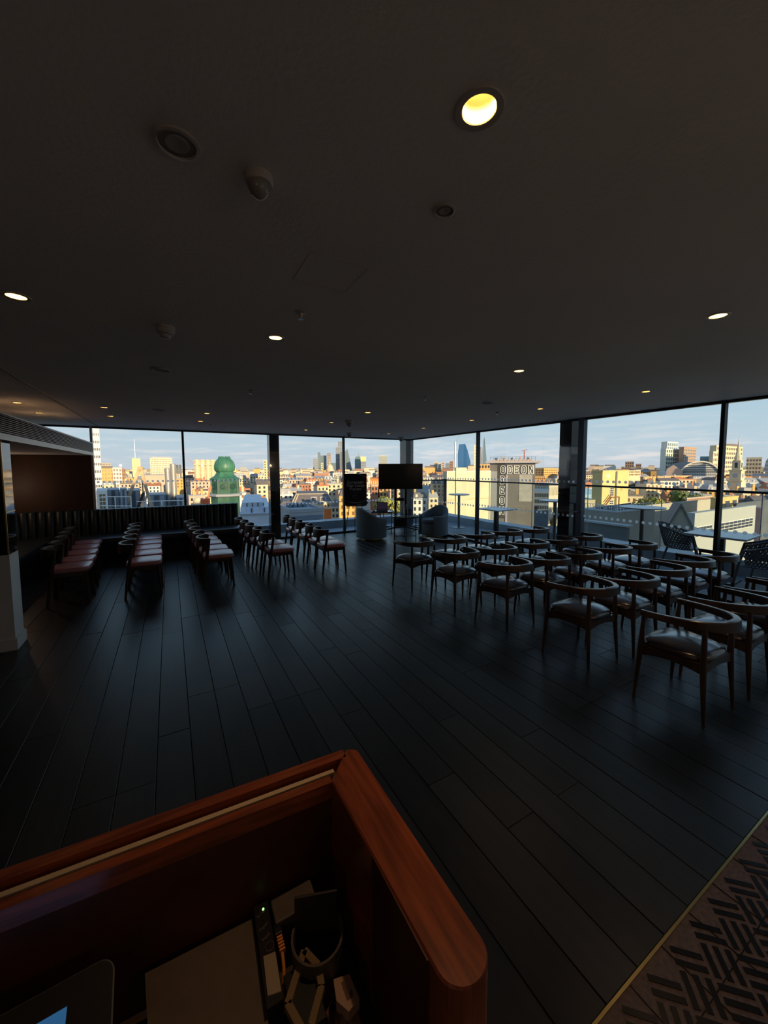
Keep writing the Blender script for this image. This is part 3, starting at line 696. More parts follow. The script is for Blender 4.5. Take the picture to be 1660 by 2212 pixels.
def sprinkler(label, x, y):
    t = thing('sprinkler', label, 'sprinkler', (x, y, ZC), 0, 'ceiling sprinklers')
    MB().lathe([(0.030, 0.0), (0.030, -0.004), (0.012, -0.008), (0.008, -0.03), (0.004, -0.034)], 20).build('body', m_trim, t, smooth=True)
    MB().lathe([(0.016, -0.040), (0.016, -0.037), (0.004, -0.033)], 16).build('deflector', m_chr, t, smooth=True)
for lb, x, y in (('chrome sprinkler above the middle downlight', 0.66, 2.09), ('sprinkler over the open floor left of centre', 0.81, 4.40), ('sprinkler near the armchair aisle', 2.72, 3.79), ('sprinkler close to the third terrace window', 4.44, 4.28), ('sprinkler by the banquette windows', 0.72, 8.05), ('sprinkler before the corner television', 4.47, 8.02)): sprinkler(lb, x, y)
def dome_camera(label, x, y, r):
    t = thing('dome_camera', label, 'camera', (x, y, ZC), 0, 'ceiling dome cameras')
    MB().lathe([(r, 0.0), (r, -0.35 * r), (r * 0.93, -0.6 * r), (r * 0.86, -0.62 * r)], 32).build('housing', m_trim, t, smooth=True)
    MB().lathe([(r * 0.80 * math.cos(a), -0.62 * r - r * 0.95 * math.sin(a)) for a in [PI / 2 * k / 10 for k in range(10)]] + [(0.001, -1.57 * r)], 32).build('dome', m_dome, t, smooth=True)
dome_camera('smoked dome camera hanging left of the largest downlight', 0.262, 1.205, 0.040); dome_camera('black dome camera hanging before the far windows', 2.84, 6.28, 0.075)
dome_camera('farther dome camera near the far window head', 3.84, 8.48, 0.075); dome_camera('dome camera just before the glass corner', 5.62, 8.95, 0.08)
sm = thing('smoke_detector', 'round smoke detector hanging left of the middle downlight', 'smoke detector', (0.01, 2.70, ZC))
MB().lathe([(0.052, 0.0), (0.052, -0.012), (0.050, -0.014), (0.050, -0.02), (0.052, -0.022), (0.050, -0.038)], 32).build('base', m_trim, sm, smooth=True)
MB().lathe([(0.044, -0.036), (0.044, -0.045), (0.030, -0.050), (0.028, -0.066), (0.012, -0.070)], 32).build('head', m_trim, sm, smooth=True)
ap = thing('access_panel', 'thin square outline of an access panel in the ceiling', 'panel', (0.65, 1.63, ZC))
for (x0, x1, y0, y1) in ((-0.13, 0.13, -0.127, -0.124), (-0.13, 0.13, 0.124, 0.127), (-0.13, -0.127, -0.127, 0.127), (0.127, 0.13, -0.127, 0.127)): MB().box(x0, x1, y0, y1, -0.001, 0.001).build('edge', m_trim, ap)

# unseen wall lamps: bar side added to brighten the ceiling, left alcove from its glow
m_globe = mat('lit opal globe', (1, 0.9, 0.75), 0.5, emit=(1.0, 0.62, 0.32), estr=3.0)
def wall_lamp(label, loc, rz, power):
    t = thing('wall_lamp', label, 'lamp', loc, rz, 'opal globe wall lamps')
    MB().lathe([(0.045, 0.0), (0.045, 0.012), (0.02, 0.018)], 20).build('back_plate', m_brass, t, smooth=True).rotation_euler = (-PI / 2, 0, 0)
    MB().tube([(0, 0.015, 0), (0, 0.10, 0), (0, 0.12, 0.03)], 0.008, 8).build('arm', m_brass, t, smooth=True)
    MB().lathe([(0.06 * math.sin(a), -0.06 * math.cos(a)) for a in [0.1 + (PI - 0.2) * k / 14 for k in range(15)]], 24, (0, 0.12, 0.085)).build('globe', m_globe, t, smooth=True)
    ld_ = bpy.data.lights.new('globe_light', 'POINT'); ld_.energy = power; ld_.color = (1.0, 0.68, 0.46); ld_.shadow_soft_size = 0.06
    lo = bpy.data.objects.new('globe_light', ld_); COL.objects.link(lo); lo.parent = t; lo.location = (0, 0.21, 0.085)
for k, x in enumerate((-1.9, 1.4, 4.7)): wall_lamp('added opal globe fill lamp, %s along the wall behind the counter' % ORD[k], (x, YB, 1.85), 0, 2.2)
wall_lamp('opal globe wall lamp in the left alcove above the banquette', (XL, 8.75, 1.35), -PI / 2, 3.0)

# ------------------------------------------------------------------ host counter in the foreground
m_mah = mat('polished mahogany', (0.26, 0.062, 0.020), 0.26, var=0.45, vscale=7, stretch=(9, 0.8, 1), spec=0.55, coat=0.3)
m_mah2 = mat('polished mahogany long', (0.26, 0.062, 0.020), 0.26, var=0.45, vscale=7, stretch=(0.8, 9, 9), spec=0.55, coat=0.3)
CT = thing('host_counter', 'mahogany host counter with rounded end in the foreground', 'counter', (0, 0, 0))
arm_poly = [(0.303, 0.79), (0.374, 0.866), (0.398, 0.850)]
for k in range(13):
    a = 0 - PI * k / 12; arm_poly.append((0.3535 + 0.0435 * math.cos(a), 0.395 + 0.036 * math.sin(a)))
def inset(poly, d):
    cx = sum(q[0] for q in poly) / len(poly); cy = sum(q[1] for q in poly) / len(poly)
    return [(cx + (x - cx) * (1 - d / 0.05), cy + (y - cy) * (1 - d / 0.3)) for x, y in poly]
ca = MB(); ca.prism(arm_poly, 0.0, 1.046); top_ = inset(arm_poly, 0.003)
n = len(arm_poly); b0 = len(ca.v); ca.v += [(x, y, 1.046) for x, y in arm_poly] + [(x, y, 1.05) for x, y in top_]
ca.f += [(b0 + i, b0 + (i + 1) % n, b0 + n + (i + 1) % n, b0 + n + i) for i in range(n)] + [tuple(b0 + n + i for i in range(n))]
ca.build('side_panel', m_mah, CT)
MB().box(0.3065, 0.3090, 0.415, 0.79, 0.70, 1.046).build('side_shade_lining', mat('shade darkened veneer', (0.075, 0.018, 0.008), 0.5, var=0.3, vscale=6), CT)  # thin sheet of darkened mahogany, standing for shade on the arm
fa = math.atan2(0.903 - 0.865, -0.298 - 0.369)      # the front runs slightly away from the side arm
fd = Vector((math.cos(fa), math.sin(fa), 0)); fn = Vector((-fd.y, fd.x, 0))
if fn.y > 0: fn = -fn                                # points towards the staff side
O = Vector((0.369, 0.8655, 0))
def strip(nm, m, d0, d1, z0, z1, s0=0.0, s1=1.4, par=CT):
    q = [O + fd * s0 + fn * d0, O + fd * s1 + fn * d0, O + fd * s1 + fn * d1, O + fd * s0 + fn * d1]
    return MB().prism([(v.x, v.y) for v in q], z0, z1).build(nm, m, par)
strip('outer_lip', m_mah2, 0.0, 0.026, 0.0, 1.050, 0.005)
strip('slot_floor', m_mah2, 0.026, 0.062, 0.90, 1.018, 0.012)
strip('light_channel', mat('satin brass channel', (0.80, 0.62, 0.40), 0.45, metal=0.25), 0.041, 0.0515, 1.018, 1.043, 0.045)
strip('inner_lip', m_mah2, 0.060, 0.080, 1.005, 1.045, 0.06)
strip('inner_face', mat('shade darkened veneer', (0.075, 0.018, 0.008), 0.5, var=0.3, vscale=6), 0.062, 0.078, 0.70, 1.005, 0.06)
m_inw = mat('shade darkened veneer', (0.075, 0.018, 0.008), 0.5, var=0.3, vscale=6)  # inner faces coloured dark for the shade inside the counter
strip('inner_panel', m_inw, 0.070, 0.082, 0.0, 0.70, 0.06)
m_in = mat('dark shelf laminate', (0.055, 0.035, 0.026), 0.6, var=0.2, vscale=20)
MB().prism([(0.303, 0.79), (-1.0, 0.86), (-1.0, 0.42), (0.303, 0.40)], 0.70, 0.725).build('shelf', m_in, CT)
SZ = 0.725
m_grey = mat('brown grey plastic', (0.115, 0.082, 0.060), 0.6, var=0.12, vscale=30)
m_bk = mat('black plastic', (0.010, 0.009, 0.009), 0.4)
# receipt printer
pr = thing('receipt_printer', 'boxy receipt printer with green status light inside the counter', 'printer', (0, 0, SZ))
body = [(-0.078, 0.795), (0.118, 0.785), (0.112, 0.60), (-0.060, 0.61)]
MB().prism(body, 0.0, 0.095).build('body', m_grey, pr)
st = [(0.121, 0.790), (0.150, 0.789), (0.141, 0.618), (0.112, 0.618)]
fc = MB().prism(st, 0.0, 0.113).build('control_panel', m_bk, pr)
MB().prism([(0.1215, 0.694), (0.1435, 0.690), (0.1395, 0.628), (0.1165, 0.634)], 0.112, 0.1155).build('paper_door', mat('light panel', (0.34, 0.26, 0.18), 0.45), pr)
MB().lathe([(0.0022, 0.112), (0.0022, 0.1145)], 12, (0.1385, 0.776, 0)).build('status_light', mat('green led', (0.2, 0.8, 0.2), 0.4, emit=(0.35, 1.0, 0.25), estr=2.0), pr)
m_lbl = mat('panel print', (0.16, 0.13, 0.11), 0.5)
for tx, yy in (('Error', 0.768), ('Paper', 0.742), ('Feed', 0.722)):
    me = text_mesh(tx, 0.0085, 0.0002); me.materials.append(m_lbl); link('lettering', me, pr, (0.134, yy, 0.1132), rz=0.42)
MB().tube([(0.136 + 0.008 * math.cos(2 * PI * k / 20), 0.706 + 0.008 * math.sin(2 * PI * k / 20), 0.1132) for k in range(21)], 0.0004, 4).build('feed_button', m_lbl, pr)
bx = tag(MB().cbox(0.155, 0.245, 0.735, 0.784, SZ, SZ + 0.115, 0.003).build('card_box', mat('taupe card', (0.10, 0.075, 0.062), 0.6, var=0.1, vscale=30)), 'taupe box standing behind the receipt printer', 'box')
# yellow network plug and lead
cb = thing('network_cable', 'orange ribbed plug and cable beside the receipt printer', 'cable', (0, 0, SZ))
m_or = mat('orange cable', (0.75, 0.26, 0.05), 0.5)
MB().cbox(0.150, 0.166, 0.722, 0.742, 0.095, 0.107, 0.002).build('plug', m_bk, cb)
for k in range(5): MB().cbox(0.152, 0.164, 0.7155 - k * 0.0058, 0.7195 - k * 0.0058, 0.095, 0.107, 0.0012).build('rib', m_or, cb)
MB().tube([(0.158, 0.72, 0.101), (0.157, 0.69, 0.100), (0.155, 0.672, 0.095), (0.149, 0.655, 0.080), (0.147, 0.64, 0.05)], 0.0032, 8).build('lead', m_or, cb, smooth=True)
# pen pot, folded tape, packet, tablet
cp = thing('pen_pot', 'black pot holding dark cards beside the counter side', 'pot', (0.222, 0.668, SZ))
MB().lathe([(0.046, 0.0), (0.052, 0.128), (0.0475, 0.128), (0.044, 0.006)], 28).build('pot', mat('pot rim', (0.085, 0.062, 0.048), 0.5), cp, smooth=True)
MB().cbox(-0.046, 0.040, 0.022, 0.027, 0.01, 0.185, 0.001).build('card', mat('dark brown card', (0.03, 0.02, 0.017), 0.6), cp, rz=-0.35)
MB().tube([(-0.03, -0.01, 0.01), (-0.038, -0.025, 0.125)], 0.002, 6).build('pen', m_chr, cp)
tp = thing('cardboard_loop', 'beige folded loop of card leaning before the pen pot', 'card', (0.176, 0.612, SZ))
lo = [(0.018, 0.055), (0.034, 0.020), (0.030, -0.010), (-0.004, -0.050), (-0.016, -0.052), (-0.030, -0.002)]
for i in range(6):
    a = Vector((*lo[i], 0.106)); b2 = Vector((*lo[(i + 1) % 6], 0.106)); MB().bar(a, b2, 0.012, 0.012).build('side', mat('beige card', (0.20, 0.13, 0.055), 0.7, var=0.1, vscale=20), tp)
MB().box(-0.026, 0.026, -0.045, 0.045, 0.0, 0.10).build('stand', m_bk, tp)
pk = thing('snack_packet', 'crumpled brown and cream packet at the foot of the counter side', 'packet', (0.247, 0.590, SZ))
rp = random.Random(5); pkm = MB(); nu, nv = 10, 8; vs = []
for i in range(nu):
    for j in range(nv):
        u = i / (nu - 1); v = j / (nv - 1); vs.append(((u - 0.5) * 0.058 + rp.uniform(-0.002, 0.002), (v - 0.5) * 0.075 + rp.uniform(-0.002, 0.002), 0.03 + 0.045 * math.sin(PI * u) * math.sin(PI * v) + rp.uniform(-0.004, 0.004)))
nb = len(vs); vs += [(x, y, 0.0) for x, y, z in vs]
idx = lambda i, j: i * nv + j
fs = [(idx(i, j), idx(i + 1, j), idx(i + 1, j + 1), idx(i, j + 1)) for i in range(nu - 1) for j in range(nv - 1)]
fs += [tuple(nb + q for q in f[::-1]) for f in fs]
edge = [idx(i, 0) for i in range(nu)] + [idx(nu - 1, j) for j in range(1, nv)] + [idx(i, nv - 1) for i in range(nu - 2, -1, -1)] + [idx(0, j) for j in range(nv - 2, 0, -1)]
fs += [(edge[k], edge[(k + 1) % len(edge)], nb + edge[(k + 1) % len(edge)], nb + edge[k]) for k in range(len(edge))]
pkm.add(vs, fs).build('wrapper', mat('packet brown', (0.17, 0.08, 0.05), 0.5, var=0.6, vscale=45), pk)
MB().prism([(-0.012, 0.028), (0.018, 0.020), (0.020, -0.020), (-0.004, -0.026), (-0.018, -0.002)], 0.060, 0.081).build('label_patch', mat('packet cream', (0.42, 0.26, 0.18), 0.5), pk)
MB().prism([(-0.001, 0.016), (0.005, 0.016), (0.006, -0.004), (0.013, -0.002), (0.011, -0.012), (-0.001, -0.012)], 0.081, 0.0818).build('print_mark', mat('packet print', (0.12, 0.05, 0.035), 0.5), pk)
tb = thing('till_tablet', 'black rounded tablet with blue screen at the bottom left', 'tablet', (-0.27, 0.665, 0.88), 0.0)
tb.rotation_euler = (math.radians(22), 0, math.radians(2))
def rrect(x0, x1, y0, y1, r, n=6):
    o = []
    for cx, cy, a0 in ((x1 - r, y1 - r, 0), (x0 + r, y1 - r, 90), (x0 + r, y0 + r, 180), (x1 - r, y0 + r, 270)):
        for k in range(n + 1): a = math.radians(a0 + 90 * k / n); o.append((cx + r * math.cos(a), cy + r * math.sin(a)))
    return o
ts = MB().prism(rrect(-0.20, 0.155, -0.13, 0.105, 0.022), -0.01, 0.008).build('shell', m_bk, tb)
rim = rrect(-0.20, 0.155, -0.13, 0.105, 0.022); MB().tube([(x, y, 0.004) for x, y in rim] + [(rim[0][0], rim[0][1], 0.004)], 0.0022, 6).build('rim', mat('grey rim', (0.16, 0.17, 0.17), 0.35), tb, smooth=True)
MB().box(-0.17, 0.095, -0.11, 0.072, 0.008, 0.0088).build('screen', mat('blue screen', (0.02, 0.05, 0.1), 0.3, emit=(0.05, 0.22, 0.50), estr=0.35), ts)
MB().box(-0.03, 0.03, 0.02, 0.06, -0.15, -0.008).build('stand', m_bk, tb)

# ------------------------------------------------------------------ terrace furniture
m_ttop = mat('pale table top', (0.50, 0.56, 0.60), 0.3)
m_pole = mat('brushed steel pole', (0.22, 0.23, 0.23), 0.35, metal=0.8)
def bar_table(label, x, y, h, r):
    t = thing('bar_table', label, 'table', (x, y, -0.012), 0, 'round bar tables on the terrace')
    MB().lathe([(r * 0.97, h - 0.025), (r, h - 0.02), (r, h - 0.004), (r * 0.99, h)], 48).build('table_top', m_ttop, t, smooth=True)
    MB().lathe([(0.038, 0.02), (0.038, h - 0.02)], 20).build('pole', m_pole, t, smooth=True)
    MB().lathe([(0.21, 0.0), (0.21, 0.012), (0.05, 0.024)], 36).build('foot', m_pole, t, smooth=True)
bar_table('tall round terrace table beyond the right tub chair', 7.51, 8.70, 1.01, 0.31)
bar_table('tall round terrace table just left of the black stone column', 7.50, 5.45, 1.06, 0.33)
bar_table('tall round terrace table right of the door frame', 7.58, 3.69, 1.06, 0.36)
def square_table(label, x, y, s, h):
    t = thing('square_table', label, 'table', (x, y, -0.012), math.radians(4), 'square tables on the terrace')
    MB().cbox(-s, s, -s, s, h - 0.03, h, 0.006).build('table_top', m_ttop, t)
    MB().box(-0.045, 0.045, -0.045, 0.045, 0.02, h - 0.03).build('pole', m_black, t)
    MB().cbox(-0.22, 0.22, -0.22, 0.22, 0, 0.02, 0.005).build('foot', m_black, t)
square_table('low square pale table on the terrace before the tower', 7.35, 7.05, 0.36, 0.735)
square_table('low square pale table beside the lattice chair on the terrace', 7.52, 2.50, 0.38, 0.745)
tag(MB().lathe([(0.045, 0), (0.05, 0.004), (0.05, 0.045), (0.042, 0.05)], 20).build('ashtray', m_black, smooth=True, loc=(7.62, 5.33, 1.048)), 'small black ashtray on the bar table by the column', 'ashtray')
pb = thing('planter', 'small white planter of dried orange leaves on the terrace edge', 'planter', (8.25, 6.02, 0.185))
MB().cbox(-0.10, 0.10, -0.10, 0.10, 0, 0.15, 0.006).build('pot', mat('white planter', (0.66, 0.70, 0.74), 0.5), pb)
lf = MB(); rl = random.Random(2)
for k in range(70):
    a = rl.uniform(0, 2 * PI); r = rl.uniform(0, 0.075); h = rl.uniform(0.12, 0.27) * (1 - r * 3.5) + 0.13; c = Vector((r * math.cos(a), r * math.sin(a), 0.15))
    tp_ = Vector((c.x * 1.25, c.y * 1.25, h + 0.05)); sd_ = Vector((math.cos(a + 1.3), math.sin(a + 1.3), 0)) * 0.014
    lf.add([c - sd_ * 0.4, c + sd_ * 0.4, (c + tp_) / 2 + sd_, tp_, (c + tp_) / 2 - sd_], [(0, 1, 2, 3, 4)])
tag(lf.build('leaves', mat('dried leaf', (0.55, 0.27, 0.09), 0.7, var=0.4, vscale=20), pb, fix=False), kind='stuff')
gp = thing('grass_tuft', 'low green tuft on the terrace edge right of the door', 'plant', (8.28, 5.10, 0.185))
lg = MB()
for k in range(60):
    a = rl.uniform(0, 2 * PI); c = Vector((rl.uniform(-0.06, 0.06), rl.uniform(-0.22, 0.22), 0)); tp_ = c + Vector((0.06 * math.cos(a), 0.06 * math.sin(a), rl.uniform(0.05, 0.13))); s_ = Vector((-math.sin(a), math.cos(a), 0)) * 0.006
    lg.add([c - s_, c + s_, tp_], [(0, 1, 2)])
tag(lg.build('blades', mat('grass green', (0.10, 0.15, 0.05), 0.8), gp, fix=False), kind='stuff')
m_wick = mat('grey lattice plastic', (0.09, 0.105, 0.115), 0.5)
def lattice_chair(label, loc, rz):
    t = thing('lattice_chair', label, 'chair', loc, rz, 'lattice armchairs on the terrace')
    A = math.radians(128)
    def pt_(u, v):                       # u -1..1 round the shell, v 0 seat .. 1 rim
        a = u * A; zt = 0.645 + 0.185 * math.cos(u * PI / 2) ** 1.5
        R = 0.215 + 0.075 * v ** 0.8; z = 0.43 + (zt - 0.43) * v
        return Vector((R * math.sin(a) * 1.05, -R * math.cos(a) - 0.03 * v, z))
    sh = MB(); nu, nv = 26, 7
    for i in range(nu):
        for j in range(nv):
            u0, u1, um = -1 + 2 * i / nu, -1 + 2 * (i + 1) / nu, -1 + (2 * i + 1) / nu; v0, v1 = j / nv, (j + 1) / nv
            a, b = (pt_(u0, v0), pt_(um, v1)) if j % 2 == 0 else (pt_(um, v0), pt_(u0, v1)); sh.bar(a, b, 0.010, 0.013)
            a, b = (pt_(u1, v0), pt_(um, v1)) if j % 2 == 0 else (pt_(um, v0), pt_(u1, v1)); sh.bar(a, b, 0.010, 0.013)
    tag(sh.build('lattice_shell', m_wick, t, fix=False), kind='stuff')
    MB().tube([pt_(-1 + 2 * k / 40, 1.0) for k in range(41)], 0.014, 8).build('rim', m_wick, t, smooth=True)
    o = [(0.235 * math.cos(2 * PI * k / 32), 0.03 + 0.235 * math.sin(2 * PI * k / 32)) for k in range(32)]
    cushion(o, 0.405, 0.425, 0.004, 0.006, 3).build('seat', m_wick, t, smooth=True)
    for s in (-1, 1):
        f = pt_(s * 1.0, 1.0); MB().tube([(s * 0.25, 0.27, 0), (s * 0.225, 0.21, 0.40), (f.x, f.y, f.z)], [0.012, 0.016, 0.014], 8).build('leg', m_wick, t, smooth=True)
        MB().tube([(s * 0.22, -0.29, 0), (s * 0.17, -0.17, 0.42)], [0.012, 0.018], 8).build('leg', m_wick, t, smooth=True)
    return t
lattice_chair('grey lattice plastic armchair facing the low terrace table', (7.62, 3.08, -0.012), math.radians(200))
lattice_chair('grey lattice armchair, farther of the pair at the right edge', (7.74, 2.04, -0.012), math.radians(-8))
lattice_chair('grey lattice armchair, nearer of the pair at the right edge', (7.10, 1.93, -0.012), math.radians(14))

# ------------------------------------------------------------------ the city outside
# x, y, rotation, width, depth, base z, top z of each landmark building (metres)
CITY = {
    'white_tower': (-31.07, 231.93, 0.133, 3.24, 28.0, -34.0, 27.96),
    'ochre': (-62.63, 536.36, 0.116, 10.76, 40.0, -34.0, 2.41),
    'gridblock': (-50.97, 515.49, 0.099, 8.16, 36.0, -34.0, 3.35),
    'brownside': (-45.39, 520.02, 0.087, 3.34, 36.0, -34.0, 2.34),
    'pinkblock': (-97.34, 819.24, 0.118, 13.33, 50.0, -34.0, 12.17),
    'mast': (-57.95, 912.16, 0.063, 13.87, 28.0, -34.0, 22.88),
    'office': (-9.65, 619.92, 0.016, 26.16, 40.0, -34.0, 16.78),
    'officepent': (-8.55, 618.44, 0.014, 22.07, 25.0, -34.0, 18.21),
    'greyroof': (-16.11, 521.75, 0.031, 21.84, 24.0, -34.0, -5.73),
    'twin1': (11.41, 709.91, -0.016, 3.3, 20.0, -34.0, 8.29),
    'twin2': (15.44, 709.83, -0.022, 3.32, 20.0, -34.0, 8.3),
    'stone': (33.89, 456.74, -0.074, 20.22, 36.0, -34.0, 9.77),
    'cream580': (101.17, 464.1, -0.215, 6.15, 30.0, -34.0, 11.42),
    'plant1': (-6.84, 63.38, 0.107, 1.35, 7.5, -3.4, -0.89),
    'plant2': (-5.5, 61.25, 0.09, 0.77, 6.0, -3.34, -0.8),
    'plant3': (-4.79, 67.33, 0.071, 1.5, 9.0, -3.81, -1.23),
    'plant4': (-1.91, 69.72, 0.027, 2.36, 7.5, -4.26, -2.1),
    'plant5': (1.42, 69.74, -0.02, 1.25, 7.5, -4.44, -2.65),
    'winfacade': (-7.33, 57.28, 0.127, 1.01, 7.5, -34.0, -0.69),
    'zinc_wall': (6.45, 34.4, -0.185, 2.16, 10.0, -34.0, -1.63),
    'mansard': (79.48, 232.81, -0.329, 24.85, 44.0, -34.0, -19.37),
    'wingR': (89.46, 214.06, -0.396, 8.59, 32.0, -34.0, -20.21),
    'wingL': (57.57, 216.48, -0.26, 8.65, 28.0, -34.0, -19.45),
    'deck': (24.43, 80.96, -0.068, 6.77, 13.5, -34.0, -6.88),
    'brick1': (128.04, 233.16, -0.502, 11.61, 32.0, -34.0, -5.8),
    'brick2': (116.84, 218.75, -0.491, 4.32, 24.0, -34.0, -9.41),
    'brick3': (122.74, 217.8, -0.513, 4.65, 24.0, -34.0, -10.11),
    't22a': (1025.73, 2421.73, -0.401, 59.58, 60.0, -34.0, 144.42),
    't22b': (1034.98, 2423.23, -0.404, 44.1, 50.0, -34.0, 185.73),
    't22c': (1000.47, 2334.66, -0.405, 18.25, 40.0, -34.0, 109.73),
    'twA': (856.69, 2375.23, -0.346, 17.81, 50.0, -34.0, 105.52),
    'twB': (892.24, 2388.81, -0.357, 39.05, 60.0, -34.0, 85.32),
    'twC': (908.63, 2334.4, -0.371, 23.75, 50.0, -34.0, 98.93),
    'twD': (820.66, 2340.28, -0.337, 31.9, 60.0, -34.0, 65.33),
    'twE': (803.98, 2176.24, -0.354, 13.69, 40.0, -34.0, 33.88),
    'twF': (869.83, 2161.55, -0.383, 30.38, 60.0, -34.0, 33.79),
    'lead': (1053.39, 2355.16, -0.421, 37.06, 60.0, -34.0, 129.5),
    'scalp': (1090.73, 2277.26, -0.447, 39.53, 50.0, -34.0, 78.67),
    'ylit': (1079.37, 2171.54, -0.461, 32.17, 50.0, -34.0, 72.63),
    'walkie': (1341.74, 2377.53, -0.514, 62.7, 60.0, -34.0, 87.67),
    'sp1': (921.89, 1208.52, -0.652, 14.4, 40.0, -34.0, 26.68),
    'sp2': (868.95, 1116.76, -0.661, 10.05, 30.0, -34.0, 19.89),
    'sp3': (909.3, 1148.65, -0.67, 10.38, 30.0, -34.0, 23.96),
    'sp4': (832.17, 1024.64, -0.682, 13.91, 40.0, -34.0, 18.45),
    'sp5': (872.16, 1053.28, -0.692, 11.2, 35.0, -34.0, 25.48),
    'blue': (1007.74, 1141.26, -0.723, 50.9, 45.0, -34.0, 93.61),
    'creamtw': (626.89, 666.51, -0.755, 11.42, 30.0, -34.0, 54.28),
    'creamtw2': (699.14, 728.9, -0.765, 4.59, 20.0, -34.0, 55.25),
    'shard': (1836.76, 1882.34, -0.773, 38.63, 60.0, -34.0, 207.21),
    'flyA': (96.21, 106.76, 0.0, 21.32, 2.08, -34.0, 0.42),
    'flyB': (91.83, 105.57, 0.0, 5.0, 0.76, -34.0, 1.88),
    'golden': (191.69, 195.79, -0.775, 7.72, 28.0, -34.0, 4.05),
    'odeon': (129.82, 115.86, -0.842, 17.19, 28.0, -34.0, 5.32),
    'gold2': (491.54, 376.08, 0.0, 31.49, 21.07, -34.0, -0.27),
    'gold3': (330.76, 258.84, -0.907, 10.45, 40.0, -34.0, -7.26),
    'glassroof': (197.15, 149.98, 0.0, 10.08, 12.25, -34.0, -9.0),
    'blueglass': (168.93, 131.37, -0.91, 7.29, 28.0, -34.0, -9.98),
    'beige': (68.78, 38.88, 0.0, 8.22, 1.8, -34.0, 1.03),
    'bluebox': (75.85, 49.42, -0.658, 2.23, 7.5, -4.83, -2.57),
    'paleparapet': (66.39, 43.27, -0.664, 2.69, 9.0, -34.0, -3.98),
    'nearwall': (25.94, 14.15, 0.0, 4.47, 2.43, -34.0, -0.99),
    'darklow': (13.84, 8.19, 0.0, 0.17, 2.07, -34.0, -0.23),
    'fb1': (1357.11, 706.5, -1.091, 24.52, 60.0, -34.0, 20.65),
    'fb2': (1364.2, 681.61, -1.107, 15.15, 50.0, -34.0, 12.77),
    'fb3': (1317.35, 674.54, -1.098, 43.28, 60.0, -34.0, 0.72),
    'fb4': (1339.65, 718.15, -1.079, 9.18, 40.0, -34.0, 3.88),
    'creamlong': (491.4, 265.96, 0.0, 87.47, 2.79, -34.0, -2.33),
    'whitegrid': (844.53, 367.57, 0.0, 41.52, 10.16, -34.0, 50.03),
    'whitegrid2': (829.74, 360.29, 0.0, 49.66, 9.19, -34.0, 36.18),
    'browngrid': (858.59, 343.23, 0.0, 50.19, 7.38, -34.0, 37.78),
    'bigcream': (807.08, 268.15, 0.0, 103.78, 8.31, -34.0, 35.95),
    'darkglass': (811.61, 299.2, -1.218, 12.11, 30.0, -34.0, 19.76),
    'bigcream2': (751.97, 263.07, 0.0, 33.48, 5.23, -34.0, 25.93),
    'archbody': (703.69, 283.87, -0.994, 54.56, 120.0, -34.0, -4.93),
    'archgable': (627.48, 267.19, -1.168, 14.99, 24.0, -34.0, 5.01),
    'hotel': (502.97, 220.6, 0.0, 106.94, 3.26, -34.0, -9.18),
    'slate': (486.36, 183.31, 0.0, 106.0, 2.75, -34.0, -14.59),
    'steeple': (350.16, 109.9, -1.267, 7.99, 14.0, -34.0, 0.66),
    'rcream': (691.61, 200.19, -1.289, 14.89, 40.0, -34.0, 14.21),
    'rglass': (647.43, 172.44, -1.31, 12.47, 40.0, -34.0, 16.33),
    'rfill': (404.38, 113.46, -1.297, 13.54, 40.0, -34.0, -12.66),
    'whitelow': (59.26, 19.55, 0.0, 17.57, 0.72, -34.0, -3.33),
    'gablehouse': (29.59, 12.19, -1.18, 0.73, 4.0, -34.0, -1.73),
    'yellowbrick': (89.96, 29.74, 0.0, 9.75, 0.79, -34.0, -3.94),
    'darkslate': (83.66, 23.39, 0.0, 18.39, 0.37, -34.0, -3.9),
    'brickpar': (148.17, 55.58, 0.0, 17.5, 0.48, -34.0, -8.11),
    'greypar': (87.36, 35.67, 0.0, 25.79, 0.3, -34.0, -5.25),
    'purplebrick': (49.86, 13.86, -1.3, 0.38, 1.5, -34.0, -2.18),
}
G0 = -34.0
def cm(nm, c, r=0.85, **k): return mat(nm, c, r, **k)
C_CREAM = cm('cream stone', (0.62, 0.50, 0.34), var=0.12, vscale=0.3); C_WHITE = cm('white render', (0.66, 0.63, 0.58)); C_BRICK = cm('red brick', (0.36, 0.155, 0.09), var=0.2, vscale=0.6)
C_OCHRE = cm('ochre brick', (0.62, 0.36, 0.12), var=0.15, vscale=0.4); C_PINK = cm('pink stone', (0.52, 0.38, 0.30)); C_BROWN = cm('brown brick', (0.30, 0.17, 0.11)); C_GREY = cm('grey concrete', (0.33, 0.33, 0.34), var=0.1, vscale=0.3)
C_BLUEGREY = cm('blue grey metal', (0.13, 0.17, 0.22), 0.5, var=0.15, vscale=0.6); C_SLATE = cm('slate roof', (0.15, 0.125, 0.12), 0.7, var=0.25, vscale=1.5); C_LEAD = cm('lead roof', (0.30, 0.31, 0.33), 0.6); C_TERRA = cm('terracotta roof', (0.40, 0.16, 0.075), 0.8, var=0.2, vscale=1)
C_GLASSB = cm('blue glass facade', (0.05, 0.16, 0.34), 0.12, metal=0.4); C_GLASSG = cm('green grey glass facade', (0.20, 0.27, 0.29), 0.18, metal=0.4); C_STEEL = cm('grey tower cladding', (0.30, 0.31, 0.34), 0.3, metal=0.3)
C_WIN = cm('dark window', (0.030, 0.036, 0.045), 0.15); C_WINO = cm('amber window', (0.20, 0.09, 0.03), 0.3); C_BEIGE = cm('beige blank wall', (0.60, 0.52, 0.36), var=0.08, vscale=0.25); C_COPPER = cm('green copper', (0.045, 0.16, 0.095), 0.45, var=0.3, vscale=0.35)
